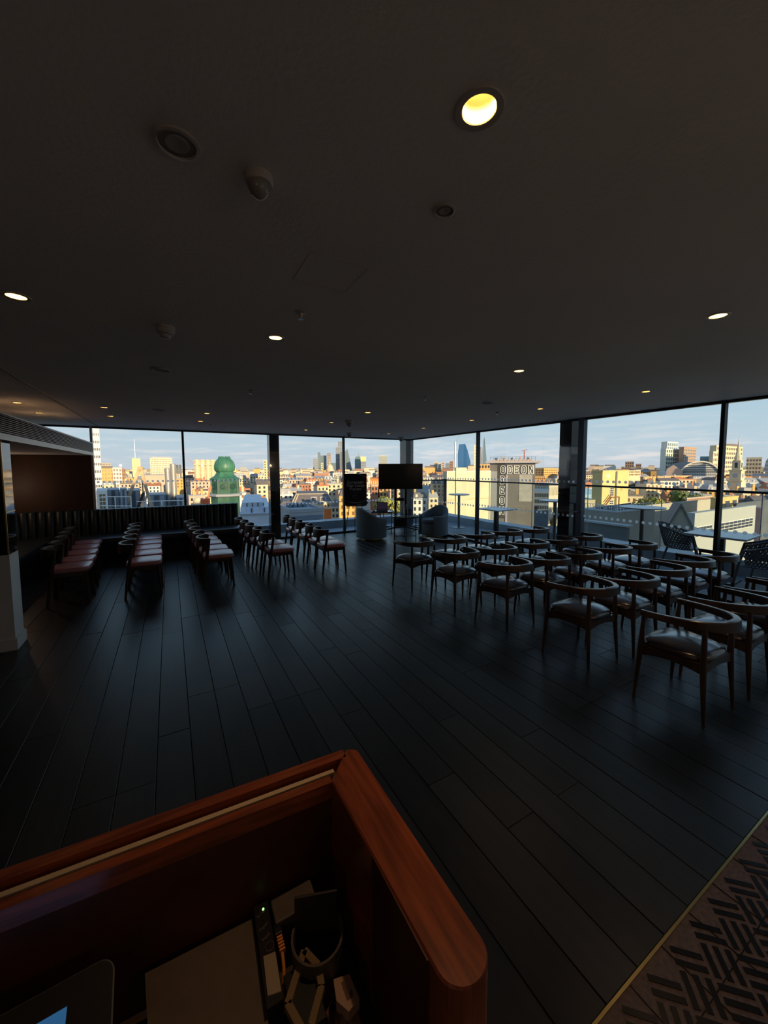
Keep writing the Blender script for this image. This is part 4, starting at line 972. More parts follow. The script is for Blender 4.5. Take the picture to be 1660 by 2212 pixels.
C_DARK = cm('dark grey cladding', (0.09, 0.10, 0.11), 0.6, var=0.15, vscale=0.5); C_TOWER = cm('grey brown tile tower', (0.16, 0.145, 0.125), 0.6, var=0.12, vscale=0.25); C_YEL = cm('yellow stock brick', (0.60, 0.42, 0.17), var=0.15, vscale=0.8)  # C_DARK is a plain dark grey cladding colour
C_ROAD = cm('street', (0.12, 0.12, 0.12))
tag(MB().box(-1500, 4000, -60, 4200, G0 - 1, G0).build('ground', C_ROAD), kind='structure')

def win_grid(w, h, nx, nz, fw=0.55, fh=0.55, z0=0.0, y=0.0, mb=None, d=0.12, skip=0):
    mb = mb or MB(); cw, ch = w / nx, h / nz
    for i in range(nx):
        for j in range(nz - skip):
            cx = -w / 2 + (i + 0.5) * cw; cz = z0 - (j + 0.5) * ch
            mb.box(cx - cw * fw / 2, cx + cw * fw / 2, y - d, y + 0.05, cz - ch * fh / 2, cz + ch * fh / 2)
    return mb
def side_grid(dp, h, nx, nz, fw, fh, z0, x, mb, sgn=-1, d=0.12):
    cw, ch = dp / nx, h / nz
    for i in range(nx):
        for j in range(nz):
            cy = -dp / 2 + (i + 0.5) * cw; cz = z0 - (j + 0.5) * ch
            mb.box(min(x - 0.05 * sgn, x + sgn * d), max(x - 0.05 * sgn, x + sgn * d), cy - cw * fw / 2, cy + cw * fw / 2, cz - ch * fh / 2, cz + ch * fh / 2)
def tower(key, label, m, nx=0, nz=0, ns=0, wm=None, fw=0.55, fh=0.55, hz=None, name='building', parapet=0.0, roofm=None, cat='building', group=None):
    x, y, rz, w, d, z0, z1 = CITY[key]
    t = thing(name, label, cat, (x, y, z0), rz, group); h = z1 - z0; hz = hz or min(h, 3.2 * max(nz, 1))
    MB().box(-w / 2, w / 2, -d / 2, d / 2, 0, h).build('walls', m, t)
    if nx: tag(win_grid(w * 0.97, hz, nx, nz, fw, fh, h - hz * 0.03, -d / 2, d=0.004 * w + 0.03).build('windows', wm or C_WIN, t), kind='stuff')
    if ns:
        mb = MB(); side_grid(d * 0.96, hz, ns, nz, fw, fh, h - hz * 0.03, -w / 2, mb, d=0.004 * w + 0.03); tag(mb.build('side_windows', wm or C_WIN, t), kind='stuff')
    if parapet:
        pm = MB(); k = parapet; pm.box(-w / 2 - k * 0.4, w / 2 + k * 0.4, -d / 2 - k * 0.4, d / 2 + k * 0.4, h - k * 0.2, h + k); pm.build('parapet', roofm or m, t)
    return t, w, d, h

def compound(name, label, cat, parts):
    t = thing(name, label, cat, (0, 0, 0))
    for key, nm, m, nx, nz, wm, fw, fh in parts:
        x, y, rz, w, d, z0, z1 = CITY[key]; h = z1 - z0
        b = MB().box(-w / 2, w / 2, -d / 2, d / 2, 0, h).build(nm, m, t, loc=(x, y, z0), rz=rz)
        if nx: tag(win_grid(w * 0.97, h * 0.95, nx, nz, fw, fh, h * 0.985, -d / 2, d=0.004 * w + 0.03).build('windows', wm or C_WIN, b), kind='stuff')
    return t
# left windows
tower('white_tower', 'tall white tower block with triple windows at the far left window edge', cm('lilac white', (0.56, 0.54, 0.60)), 5, 17, 0, fw=0.55, fh=0.34, hz=58)
t, w_, d_, h_ = tower('ochre', 'ochre brick mansion block with amber windows beside the white tower', C_OCHRE, 4, 4, 0, C_WINO, hz=16)
MB().box(-w_ / 2, w_ / 2, -d_ / 2 + 1, d_ / 2, h_, h_ + 2.6).build('mansard', C_SLATE, t)
t, w_, d_, h_ = tower('gridblock', 'cream framed block with square window grid beside the ochre one', C_WHITE, 3, 5, 0, cm('brown window', (0.10, 0.05, 0.03), 0.3), fw=0.62, fh=0.6, hz=21)
MB().box(-w_ / 2, w_ / 2, -d_ / 2 - 0.2, 0, h_ - 0.2, h_ + 0.5).build('cornice', C_LEAD, t)
tower('brownside', 'narrow dark brown brick flank next to the cream grid block', C_BROWN, 2, 5, 0, fw=0.4, fh=0.3, hz=20)
tower('pinkblock', 'distant pink stone block behind the ochre mansion block', C_PINK, 6, 4, 0, hz=14)
t, w_, d_, h_ = tower('mast', 'pale yellow slab tower carrying a tall thin mast', cm('pale yellow cladding', (0.66, 0.56, 0.30)), 8, 6, 0, cm('yellow window', (0.24, 0.20, 0.11), 0.3), fw=0.4, fh=0.5, hz=22)
MB().tube([(-w_ * 0.1, 0, h_), (-w_ * 0.1, 0, h_ + 20), (-w_ * 0.1, 0, h_ + 38)], [0.9, 0.6, 0.15], 6).build('mast', C_STEEL, t)
t, w_, d_, h_ = tower('office', 'broad cream office block with dense window grid above the rooftops', cm('cream office stone', (0.66, 0.58, 0.42)), 14, 8, 0, cm('tan window', (0.12, 0.09, 0.06), 0.3), fw=0.6, fh=0.46, hz=23)
MB().box(-w_ * 0.40, w_ * 0.42, -d_ * 0.4, d_ * 0.3, h_, h_ + 1.4).build('penthouse', C_LEAD, t)
tower('greyroof', 'long flat grey-roofed block below the broad office', C_PINK, 0, 0, parapet=1.0, roofm=C_GREY)
tower('twin1', 'left one of two small dark glass blocks by the window mullion', C_DARK, 2, 2, hz=6); tower('twin2', 'right one of two small dark glass blocks by the window mullion', C_DARK, 2, 2, hz=6)
t, w_, d_, h_ = tower('stone', 'square cream stone block with corner turrets left of the green dome', C_CREAM, 0, 0, parapet=1.0)
for i in range(4):
    cx = -w_ / 2 + (i + 0.5) * w_ / 4
    MB().lathe([(w_ * 0.11, 0), (w_ * 0.11, h_ + 1.2), (w_ * 0.09, h_ + 1.6)], 16, (cx, -d_ / 2, 0)).build('buttress', C_CREAM, t, smooth=True)
MB().box(-w_ / 2 - 0.5, w_ / 2 + 0.5, -d_ / 2 - 2.6, d_ / 2, h_ - 4.2, h_ - 3.6).build('cornice', C_CREAM, t)
tower('cream580', 'slim cream brick tower beside the narrow black column', C_CREAM, 2, 8, 0, fw=0.35, hz=24)
# rooftop plant close by
for k in ('plant1', 'plant2', 'plant3', 'plant4', 'plant5'):
    x, y, rz, w_, d_, z0, z1 = CITY[k]
    t = thing('plant_unit', {'plant1': 'widest blue grey rooftop plant cabinet behind the white railing', 'plant2': 'small pale rooftop plant cabinet left of the timber frame', 'plant3': 'rooftop plant cabinet behind the left timber leg', 'plant4': 'long low rooftop plant cabinet below the steel flues', 'plant5': 'low rooftop cabinet right of the steel flues'}[k], 'cabinet', (x, y, z0 - 3), rz)
    MB().cbox(-w_ / 2, w_ / 2, -d_ / 2, d_ / 2, 0, z1 - z0 + 3, 0.03).build('casing', C_BLUEGREY, t)
    for i in range(3): MB().box(-w_ * 0.42 + i * w_ * 0.29, -w_ * 0.42 + i * w_ * 0.29 + w_ * 0.24, -d_ / 2 - 0.03, -d_ / 2 + 0.02, 3.1, 2.9 + z1 - z0).build('panel', C_DARK if i % 2 else C_LEAD, t)
x, y, rz, w_, d_, z0, z1 = CITY['winfacade']
t = thing('building', 'cream stair tower with dark window grid at the lower left window corner', 'building', (x, y, z0), rz)
MB().box(-w_ / 2, w_ / 2, -d_ / 2, d_ / 2, 0, z1 - z0).build('walls', C_WHITE, t)
for i in range(2):
    for j in range(5): MB().box(-w_ * 0.24 + i * w_ * 0.30, -w_ * 0.24 + i * w_ * 0.30 + w_ * 0.24, -d_ / 2 - 0.03, -d_ / 2 + 0.02, z1 - z0 - 0.75 - j * 0.44, z1 - z0 - 0.42 - j * 0.44).build('window', cm('amber glazing', (0.17, 0.12, 0.05), 0.2), t)
roof = tag(MB().box(-16, 8, 48.0, 72, G0, -4.4).build('building', C_GREY), 'flat grey service roof below the left windows', 'building')
af = thing('timber_frame', 'tall timber A-frame standing on the service roof', 'frame', (-3.4, 59.9, -4.4))
m_timb = cm('weathered timber', (0.50, 0.34, 0.20), var=0.2, vscale=1.5)
for dx in (-2.3, 1.25): MB().bar((0.05 if dx > 0 else -0.05, 0, 6.35), (dx, 0, 0.0), 0.5, 0.36).build('leg', m_timb, af)
MB().cbox(-0.28, 0.32, -0.3, 0.3, 6.0, 6.5, 0.05).build('cap', m_timb, af)
MB().bar((0.25, 0.4, 3.0), (-0.75, 0.4, 0.3), 0.35, 0.3).build('ram', m_bk, af); MB().bar((0.55, 0.4, 2.6), (0.1, 0.4, 0.3), 0.2, 0.2).build('ram', C_WHITE, af); MB().cbox(-0.9, 0.7, 0.1, 0.9, 0.0, 0.6, 0.05).build('winch', C_WHITE, af)
m_flue = cm('steel flue', (0.42, 0.38, 0.34), 0.35, metal=0.5)
for lb, x, y, r, zt in (('shorter steel flue, left of the pair on the service roof', -0.28, 69.0, 0.40, 1.76), ('taller steel flue, right of the pair on the service roof', 0.52, 71.6, 0.42, 2.5)):
    t = thing('flue', lb, 'flue', (x, y, -4.4)); MB().lathe([(r, 0), (r, zt + 4.4)], 20).build('pipe', m_flue, t, smooth=True)
    MB().lathe([(r * 1.12, zt + 3.9), (r * 1.12, zt + 4.45), (r * 0.8, zt + 4.5)], 20).build('cowl', m_flue, t, smooth=True)
rl_ = thing('roof_railing', 'white tubular railing on the service roof edge', 'railing', (0, 49.3, 0))
for a, b2 in (((-6.4, 0, -1.13), (-3.78, 0, -1.24)), ((-6.4, 0, -2.1), (-3.82, 0, -2.25)), ((-3.78, 0, -1.2), (-3.82, 0, -4.4)), ((-5.2, 0, -1.2), (-5.2, 0, -4.4)), ((-3.3, 0, -1.78), (1.5, 0, -1.88)), ((-0.9, 0, -1.8), (-0.9, 0, -4.4)), ((1.2, 0, -1.85), (1.2, 0, -4.4)), ((-2.4, 0, -1.8), (-2.4, 0, -4.4))):
    MB().tube([a, b2], 0.045, 8).build('rail', C_WHITE, rl_)
cr_ = thing('tower_crane', 'thin red crane jib behind the left window mullion', 'crane', (62, 1199, -34)); MB().bar((0, 0, 44), (-18, 0, 69), 0.8, 0.8).build('jib', cm('crane red', (0.5, 0.12, 0.12)), cr_); MB().bar((0, 0, 0), (0, 0, 48), 1.2, 1.2).build('mast', cm('crane red', (0.5, 0.12, 0.12)), cr_)
lf_ = thing('boom_lift', 'orange boom lift beside the green dome', 'lift', (5.4, 74.8, -6.5)); m_lo = cm('safety orange', (0.75, 0.13, 0.03), 0.5)
MB().cbox(-0.75, 0.55, -0.6, 0.6, 1.2, 2.9, 0.12).build('body', m_lo, lf_); MB().bar((0.3, 0, 2.7), (1.0, 0, 5.1), 0.22, 0.26).build('boom', m_lo, lf_); MB().bar((1.0, 0, 5.1), (0.6, 0, 4.6), 0.2, 0.2).build('jib', cm('crane red', (0.5, 0.12, 0.12)), lf_); MB().box(-0.9, 0.7, -0.7, 0.7, 0, 1.2).build('chassis', C_DARK, lf_)
cd = thing('roof_dome', 'small cream ribbed dome low beside the orange lift', 'dome', (4.62, 82.4, -5.6)); MB().lathe([(0.85 * math.cos(a), 0.9 + 0.95 * math.sin(a)) for a in [PI / 2 * k / 8 for k in range(8)]] + [(0.01, 1.86)], 20).build('cap', C_CREAM, cd, smooth=True); MB().lathe([(0.88, -3), (0.88, 0.9)], 20).build('drum', C_CREAM, cd, smooth=True)
# green dome tower
gd = thing('copper_dome_tower', 'green copper dome on an ornate octagonal tower', 'tower', (17.6, 149.5, 0), 0.12)
MB().lathe([(3.55 * r, z) for r, z in ((0.92, 0.8), (0.99, 1.6), (1.0, 2.4), (0.97, 3.3), (0.86, 4.3), (0.70, 5.0), (0.58, 5.35))], 32).build('dome', C_COPPER, gd, smooth=True)
for k in range(8):
    a = 2 * PI * k / 8; MB().tube([(3.58 * r * math.cos(a), 3.58 * r * math.sin(a), z) for r, z in ((0.92, 0.8), (0.99, 1.6), (1.0, 2.4), (0.97, 3.3), (0.86, 4.3), (0.70, 5.0), (0.58, 5.35))], 0.13, 6).build('rib', C_COPPER, gd, smooth=True)
MB().lathe([(2.1, 5.3), (2.2, 5.5), (1.9, 5.75), (1.6, 5.8)], 32).build('crown_ring', C_COPPER, gd, smooth=True)
for k in range(8): a = 2 * PI * k / 8; MB().lathe([(0.32, 0), (0.38, 0.25), (0.2, 0.5), (0.03, 0.6)], 10, (1.75 * math.cos(a), 1.75 * math.sin(a), 5.7)).build('crest', C_COPPER, gd, smooth=True)
MB().lathe([(3.1, 0.9), (2.95, 0.4), (3.2, -0.2), (3.9, -1.0), (5.3, -1.8), (5.35, -2.1), (4.9, -2.3)], 8).build('skirt', C_COPPER, gd)
MB().lathe([(4.65, -2.2), (4.65, -7.2)], 8).build('drum', cm('shade darkened copper', (0.028, 0.095, 0.062), 0.5, var=0.4, vscale=0.5), gd)  # drum and shaft copper darkened for the shade low on the tower
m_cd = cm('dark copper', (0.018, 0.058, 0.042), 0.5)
for k in range(8):
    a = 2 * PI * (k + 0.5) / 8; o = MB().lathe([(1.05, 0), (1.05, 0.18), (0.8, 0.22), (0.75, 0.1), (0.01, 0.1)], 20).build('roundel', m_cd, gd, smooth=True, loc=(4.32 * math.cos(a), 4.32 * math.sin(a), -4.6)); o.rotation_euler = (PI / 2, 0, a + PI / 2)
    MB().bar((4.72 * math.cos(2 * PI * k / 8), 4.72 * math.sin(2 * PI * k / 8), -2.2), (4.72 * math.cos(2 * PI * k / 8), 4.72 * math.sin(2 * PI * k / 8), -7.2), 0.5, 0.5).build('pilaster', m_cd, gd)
MB().lathe([(5.2, -7.2), (5.95, -7.5), (5.95, -8.1), (5.4, -8.4)], 8).build('ledge', C_LEAD, gd)
MB().lathe([(5.0, -8.3), (5.0, -33)], 8).build('shaft', cm('shade darkened copper', (0.028, 0.095, 0.062)), gd)
# zinc roofed neighbour
x, y, rz, w_, d_, z0, z1 = CITY['zinc_wall']
zb = thing('building', 'pale zinc mansard roof with small dormers behind the pink chairs', 'building', (x, y, z0), rz); C_ZINC = cm('zinc sheet', (0.46, 0.51, 0.58), 0.45, var=0.1, vscale=0.8); h_ = z1 - z0
MB().box(-w_ / 2, w_ / 2, -d_ / 2, d_ / 2, 0, h_).build('walls', C_ZINC, zb)
MB().box(-w_ / 2 - 0.06, w_ / 2 + 0.06, -d_ / 2 - 0.10, d_ / 2, h_ - 0.07, h_ + 0.02).build('gutter', C_LEAD, zb)
MB().add([(-w_ / 2, -d_ / 2, h_), (w_ / 2, -d_ / 2, h_), (w_ / 2, -d_ / 2 + 0.3, h_ + 0.47), (-w_ / 2, -d_ / 2 + 0.3, h_ + 0.47), (-w_ / 2, d_ / 2, h_), (w_ / 2, d_ / 2, h_), (w_ / 2, d_ / 2, h_ + 0.47), (-w_ / 2, d_ / 2, h_ + 0.47)], [(0, 1, 2, 3), (4, 7, 6, 5), (0, 3, 7, 4), (1, 5, 6, 2), (3, 2, 6, 7)]).build('lower_slope', C_ZINC, zb)
MB().box(-w_ / 2 + 0.12, w_ / 2 - 0.55, -d_ / 2 + 0.5, d_ / 2, h_ + 0.47, h_ + 0.82).build('upper_stage', C_ZINC, zb)
for i in range(4): MB().box(-w_ * 0.36 + i * 0.46, -w_ * 0.36 + i * 0.46 + 0.09, -d_ / 2 + 0.05, -d_ / 2 + 0.4, h_ + 0.08, h_ + 0.42).build('dormer', C_WHITE if i % 2 == 0 else C_DARK, zb)
for i in range(4): MB().box(-w_ * 0.30 + i * 0.40, -w_ * 0.30 + i * 0.40 + 0.08, -d_ / 2 + 0.46, -d_ / 2 + 0.6, h_ + 0.52, h_ + 0.78).build('slot', C_DARK, zb)

# mansard block seen through the third window
x, y, rz, w_, d_, z0, z1 = CITY['mansard']; h_ = z1 - z0
mb_ = thing('building', 'large slate mansard block with cream pavilions and brick panels', 'building', (x, y, z0), rz); y0 = -d_ / 2
MB().box(-w_ / 2, w_ / 2, y0, d_ / 2, 0, h_).build('walls', C_CREAM, mb_)
MB().add([(-w_ / 2, y0, h_), (w_ / 2, y0, h_), (w_ * 0.36, y0 + 8, h_ + 5.6), (-w_ * 0.40, y0 + 8, h_ + 5.6), (-w_ / 2, d_ / 2, h_), (w_ / 2, d_ / 2, h_), (w_ * 0.36, d_ / 2 - 2, h_ + 5.6), (-w_ * 0.40, d_ / 2 - 2, h_ + 5.6)], [(0, 1, 2, 3), (4, 7, 6, 5), (0, 3, 7, 4), (1, 5, 6, 2), (3, 2, 6, 7)]).build('mansard_roof', C_SLATE, mb_)
for s in ((-0.5, -0.40), (0.5, 0.36), (-0.44, -0.345)): MB().bar((s[0] * w_, y0 - 0.1, h_ + 0.2), (s[1] * w_, y0 + 7.9, h_ + 5.7), 0.45, 0.3).build('hip', C_CREAM, mb_)
MB().bar((-0.40 * w_, y0 + 7.9, h_ + 5.75), (0.36 * w_, y0 + 7.9, h_ + 5.75), 0.5, 0.4).build('ridge', C_CREAM, mb_)
for cx in (0.02, 0.24):
    for a, b2 in (((-1.6, 1.6), (1.6, 1.6)), ((-1.6, 3.9), (1.6, 3.9)), ((-1.6, 1.6), (-1.6, 3.9)), ((1.6, 1.6), (1.6, 3.9))): MB().bar((cx * w_ + a[0], y0 + a[1] * 1.43 - 0.25, h_ + a[1]), (cx * w_ + b2[0], y0 + b2[1] * 1.43 - 0.25, h_ + b2[1]), 0.28, 0.28).build('skylight_frame', C_WHITE, mb_)
for cx in (-0.33, 0.36):
    p_ = MB(); p_.box(cx * w_ - 3, cx * w_ + 3, y0 - 1.2, y0 + 2, h_ - 2.8, h_ + 0.9); p_.box(cx * w_ - 3.4, cx * w_ + 3.4, y0 - 1.6, y0 + 2, h_ + 0.9, h_ + 1.5); po = p_.build('pavilion', C_CREAM, mb_)
    for i in range(3): o = MB().lathe([(0.55, 0), (0.55, 0.2), (0.01, 0.22)], 14).build('oculus', C_WIN, po, loc=(cx * w_ - 1.9 + 1.9 * i, y0 - 1.2, h_ - 0.6)); o.rotation_euler = (PI / 2, 0, 0)
    MB().box(cx * w_ - 2.6, cx * w_ + 2.6, y0 - 0.6, y0 + 0.5, h_ - 9.5, h_ - 2.8).build('brick_panel', cm('orange brick', (0.62, 0.20, 0.05), var=0.1), mb_)
MB().prism_y([(-3, h_ - 0.6), (3, h_ - 0.6), (2.2, h_ + 0.6), (0.9, h_ + 1.0), (0, h_ + 1.9), (-0.9, h_ + 1.0), (-2.2, h_ + 0.6)], y0 - 0.5, y0 + 0.4).build('gable', C_CREAM, mb_)
def hip_house(key, label, wall, roofm, rh, nx=0, nz=0, hz=7, name='building'):
    t, w_, d_, h_ = tower(key, label, wall, nx, nz, hz=hz, name=name)
    k = min(w_, d_) * 0.32
    MB().add([(-w_ / 2 - 0.3, -d_ / 2 - 0.3, h_), (w_ / 2 + 0.3, -d_ / 2 - 0.3, h_), (w_ / 2 + 0.3, d_ / 2, h_), (-w_ / 2 - 0.3, d_ / 2, h_), (-w_ / 2 + k, -d_ / 2 + k, h_ + rh), (w_ / 2 - k, -d_ / 2 + k, h_ + rh), (w_ / 2 - k, d_ / 2 - k, h_ + rh), (-w_ / 2 + k, d_ / 2 - k, h_ + rh)],
             [(0, 1, 5, 4), (1, 2, 6, 5), (2, 3, 7, 6), (3, 0, 4, 7), (4, 5, 6, 7), (3, 2, 1, 0)]).build('hipped_roof', roofm, t)
    MB().box(-w_ / 2 - 0.35, w_ / 2 + 0.35, -d_ / 2 - 0.35, -d_ / 2 + 0.1, h_ - 0.4, h_ + 0.15).build('eaves', C_WHITE, t)
    return t
hip_house('wingR', 'slate hipped wing with tall cream windows left of the poster', C_CREAM, C_SLATE, 3.0, 4, 2, 6.5); hip_house('wingL', 'slate hipped wing beside the narrow black column', C_CREAM, C_SLATE, 3.2, 4, 2, 6.5)
dk = thing('building', 'shaded grey roof deck with plant cabinets below the slate mansard', 'building', CITY['deck'][:2] + (G0,), CITY['deck'][2]); w_, d_ = CITY['deck'][3:5]; h_ = CITY['deck'][6] - G0
MB().box(-w_ / 2, w_ / 2, -d_ / 2, d_ / 2, 0, h_).build('walls', C_GREY, dk); MB().box(-w_ / 2 - 0.1, w_ / 2 + 0.1, -d_ / 2 - 0.1, -d_ / 2 + 0.35, h_ - 0.2, h_ + 0.5).build('parapet', C_LEAD, dk); MB().box(-w_ / 2 - 0.1, -w_ / 2 + 0.3, -d_ / 2, d_ / 2, h_ - 0.2, h_ + 0.5).build('parapet', C_LEAD, dk); MB().box(w_ / 2 - 0.3, w_ / 2 + 0.1, -d_ / 2, d_ / 2, h_ - 0.2, h_ + 0.5).build('parapet', C_LEAD, dk)
for i in range(4): MB().cbox(-w_ * 0.3 + i * 1.1, -w_ * 0.3 + i * 1.1 + 0.8, d_ * 0.1, d_ * 0.3, h_, h_ + 0.9, 0.05).build('cabinet', C_BLUEGREY, dk)
MB().box(-w_ / 2 - 0.02, w_ / 2 + 0.02, -d_ / 2 - 0.03, -d_ / 2, h_ - 1.9, h_ - 0.9).build('louvre_band', C_BLUEGREY, dk)
def columns_on(t, w_, d_, h_, n, zlo, zhi, m):
    for i in range(n): cx = -w_ * 0.42 + i * w_ * 0.84 / (n - 1); MB().box(cx - w_ * 0.022, cx + w_ * 0.022, -d_ / 2 - 0.25, -d_ / 2, h_ - zlo, h_ - zhi).build('pilaster', m, t)
t, w_, d_, h_ = tower('brick1', 'orange brick block with cream pilasters right of the poster', cm('orange brick', (0.62, 0.20, 0.05), var=0.1), 0, 0, parapet=0.7); columns_on(t, w_, d_, h_, 8, 4.5, 0.8, C_CREAM)
tower('brick2', 'narrow red brick house front right of the poster', C_BRICK, 2, 2, hz=6, parapet=0.4, roofm=C_CREAM); tower('brick3', 'ochre brick house front left of the television', C_OCHRE, 2, 2, hz=6, parapet=0.4, roofm=C_CREAM)
# far skyline
def sky_t(key, label, m, nx, nz, wm=None, fw=0.5, fh=0.5, **k):
    h = CITY[key][6] - CITY[key][5]; return tower(key, label, m, nx, nz, 0, wm, fw, fh, hz=h * 0.95, **k)
m_gl = cm('grey glass strip', (0.16, 0.18, 0.21), 0.2)
compound('skyscraper', 'tallest far grey stepped skyscraper left of the poster', 'skyscraper', [('t22a', 'shoulder', C_STEEL, 5, 18, m_gl, 0.7, 0.5), ('t22b', 'shaft', C_STEEL, 4, 20, m_gl, 0.7, 0.5)]); sky_t('t22c', 'slim dark slab before the tallest skyscraper', cm('dark glass slab', (0.12, 0.13, 0.15), 0.3), 2, 12, m_gl)
sky_t('twA', 'slim dark green skyscraper left in the far cluster', C_GLASSG, 2, 12, m_gl); sky_t('twB', 'wide green grey skyscraper inside the far cluster', C_GLASSG, 4, 10, m_gl, 0.4, 0.8); sky_t('twC', 'brown topped skyscraper right in the far cluster', cm('dull bronze cladding', (0.20, 0.16, 0.14), 0.4), 3, 12, C_CREAM, 0.5, 0.3); sky_t('twD', 'lower grey office at the left of the far cluster', C_STEEL, 4, 8, m_gl); sky_t('twE', 'small cream office below the far cluster', C_CREAM, 2, 5); sky_t('twF', 'glass office between cathedral dome and tallest skyscraper', C_GLASSG, 3, 5, m_gl)
def wedge(key, label, m, poly, bands=8):
    x, y, rz, w_, d_, z0, z1 = CITY[key]; t = thing('skyscraper', label, 'skyscraper', (x, y, z0), rz); h = z1 - z0
    MB().prism_y([(a * w_, b * h) for a, b in poly], -d_ / 2, d_ / 2).build('shaft', m, t)
    def span(zf):
        xs = []
        for i in range(len(poly)):
            (a, b), (c, d) = poly[i], poly[(i + 1) % len(poly)]
            if (b - zf) * (d - zf) < 0: xs.append(a + (c - a) * (zf - b) / (d - b))
        return (min(xs), max(xs)) if len(xs) >= 2 else None
    mb = MB()
    for k in range(bands):
        zf = 0.04 + 0.94 * (k + 0.5) / bands; s = span(zf)
        if s: mb.box(s[0] * w_ * 0.96 + 0.02 * w_ * 0, s[1] * w_ * 0.96, -d_ / 2 - 0.3, -d_ / 2, zf * h - 0.18 * h / bands, zf * h + 0.18 * h / bands)
    tag(mb.build('floor_bands', m_gl, t), kind='stuff'); return t, w_, d_, h
wedge('lead', 'far wedge shaped skyscraper just right of the window mullion', C_GLASSG, [(-0.5, 0), (0.9, 0), (0.1, 0.86), (-0.05, 1.0), (-0.5, 0.9)], 14)
t, w_, d_, h_ = wedge('scalp', 'far teal skyscraper with a thin raised spike', cm('teal glass', (0.13, 0.26, 0.30), 0.2, metal=0.3), [(-0.5, 0), (0.5, 0), (0.5, 0.86), (0.28, 1.0), (-0.3, 1.0), (-0.5, 0.88)], 12); MB().prism_y([(0.02 * w_, h_), (0.28 * w_, h_), (0.12 * w_, h_ * 1.24)], -3, 3).build('spike', C_STEEL, t)
t, w_, d_, h_ = tower('ylit', 'far office with upper box coloured yellow as if lit beside the teal skyscraper', C_STEEL, 3, 4, wm=m_gl, hz=60); MB().box(-w_ / 2 - 1, w_ / 2 + 1, -d_ / 2 - 1, d_ / 2, h_ * 0.74, h_ * 1.01).build('upper_box', cm('light tinted yellow cladding', (0.80, 0.66, 0.25)), t)  # upper box colour carries the yellow light falling on it
wedge('walkie', 'far skyscraper flaring outward to a curved top left of the television', cm('pale ribbed glass', (0.42, 0.43, 0.38), 0.3), [(-0.36, 0), (0.34, 0), (0.36, 0.3), (0.44, 0.75), (0.55, 0.97), (0.2, 1.04), (-0.2, 1.05), (-0.52, 1.0), (-0.48, 0.75), (-0.38, 0.35)], 16)
sp = thing('cathedral_dome', 'far pale cathedral dome with lantern below the skyline cluster', 'dome', (657, 1677, -34)); m_ca = cm('pale dome', (0.58, 0.45, 0.34))
MB().lathe([(15.5 * math.cos(a), 36 + 19 * math.sin(a)) for a in [PI / 2 * k / 8 for k in range(8)]] + [(2.2, 55)], 24).build('dome', m_ca, sp, smooth=True); MB().lathe([(18.5, 0), (18.5, 32), (16.5, 33), (16.5, 36)], 24).build('drum', m_ca, sp, smooth=True); MB().lathe([(2.4, 54), (2.4, 64), (1.2, 68), (0.2, 78)], 12).build('lantern', m_ca, sp, smooth=True)
sky_t('sp1', 'cream riverside block nearest the right screen edge', C_CREAM, 3, 6); sky_t('sp2', 'slim pale riverside tower beyond the screen', C_CREAM, 2, 7); sky_t('sp3', 'second slim riverside tower beyond the screen', C_PINK, 2, 7); sky_t('sp4', 'grey riverside office beside the tower crane', C_STEEL, 3, 6, m_gl); sky_t('sp5', 'brown riverside office beside the tower crane', C_BROWN, 3, 7)
wedge('blue', 'faceted blue glass skyscraper behind the beige wall', C_GLASSB, [(-0.42, 0), (0.42, 0), (0.46, 0.30), (0.5, 0.44), (0.28, 0.80), (0.08, 1.0), (-0.38, 0.99), (-0.46, 0.7)], 0)
sky_t('creamtw', 'slender cream tower left of the right window mullion', cm('cream tower', (0.74, 0.64, 0.44)), 2, 12, fw=0.2, fh=0.2); sky_t('creamtw2', 'narrow grey tower behind the slender cream one', C_STEEL, 2, 14, m_gl)
t = thing('skyscraper', 'far tapering glass spire with split tip', 'skyscraper', CITY['shard'][:3], 0); t.location.z = -34; t.rotation_euler = (0, 0, CITY['shard'][2]); h_ = CITY['shard'][6] + 34; w_ = 52
MB().add([(-w_ / 2, -25, 0), (w_ / 2, -25, 0), (w_ / 2, 25, 0), (-w_ / 2, 25, 0), (-3, -2, h_ * 0.97), (-0.4, -2, h_ * 0.97), (-0.4, 2, h_ * 0.97), (-3, 2, h_ * 0.97)], [(0, 1, 5, 4), (1, 2, 6, 5), (2, 3, 7, 6), (3, 0, 4, 7), (4, 5, 6, 7)]).build('west_facet', C_STEEL, t)
MB().add([(0, -27, 0), (w_ / 2 + 1, -27, 0), (w_ / 2 + 1, 20, 0), (0, 20, 0), (0.6, -2, h_), (2.2, -2, h_), (2.2, 2, h_), (0.6, 2, h_)], [(0, 1, 5, 4), (1, 2, 6, 5), (2, 3, 7, 6), (3, 0, 4, 7), (4, 5, 6, 7)]).build('east_facet', C_GLASSG, t)
cw = thing('tower_crane', 'thin white tower crane left of the blue skyscraper', 'crane', (774, 917, -34)); MB().box(-2.2, 2.2, -1, 1, 0, 118).build('mast', C_WHITE, cw); MB().bar((0, 0, 112), (22, -20, 168), 0.9, 0.9).build('jib', C_STEEL, cw)

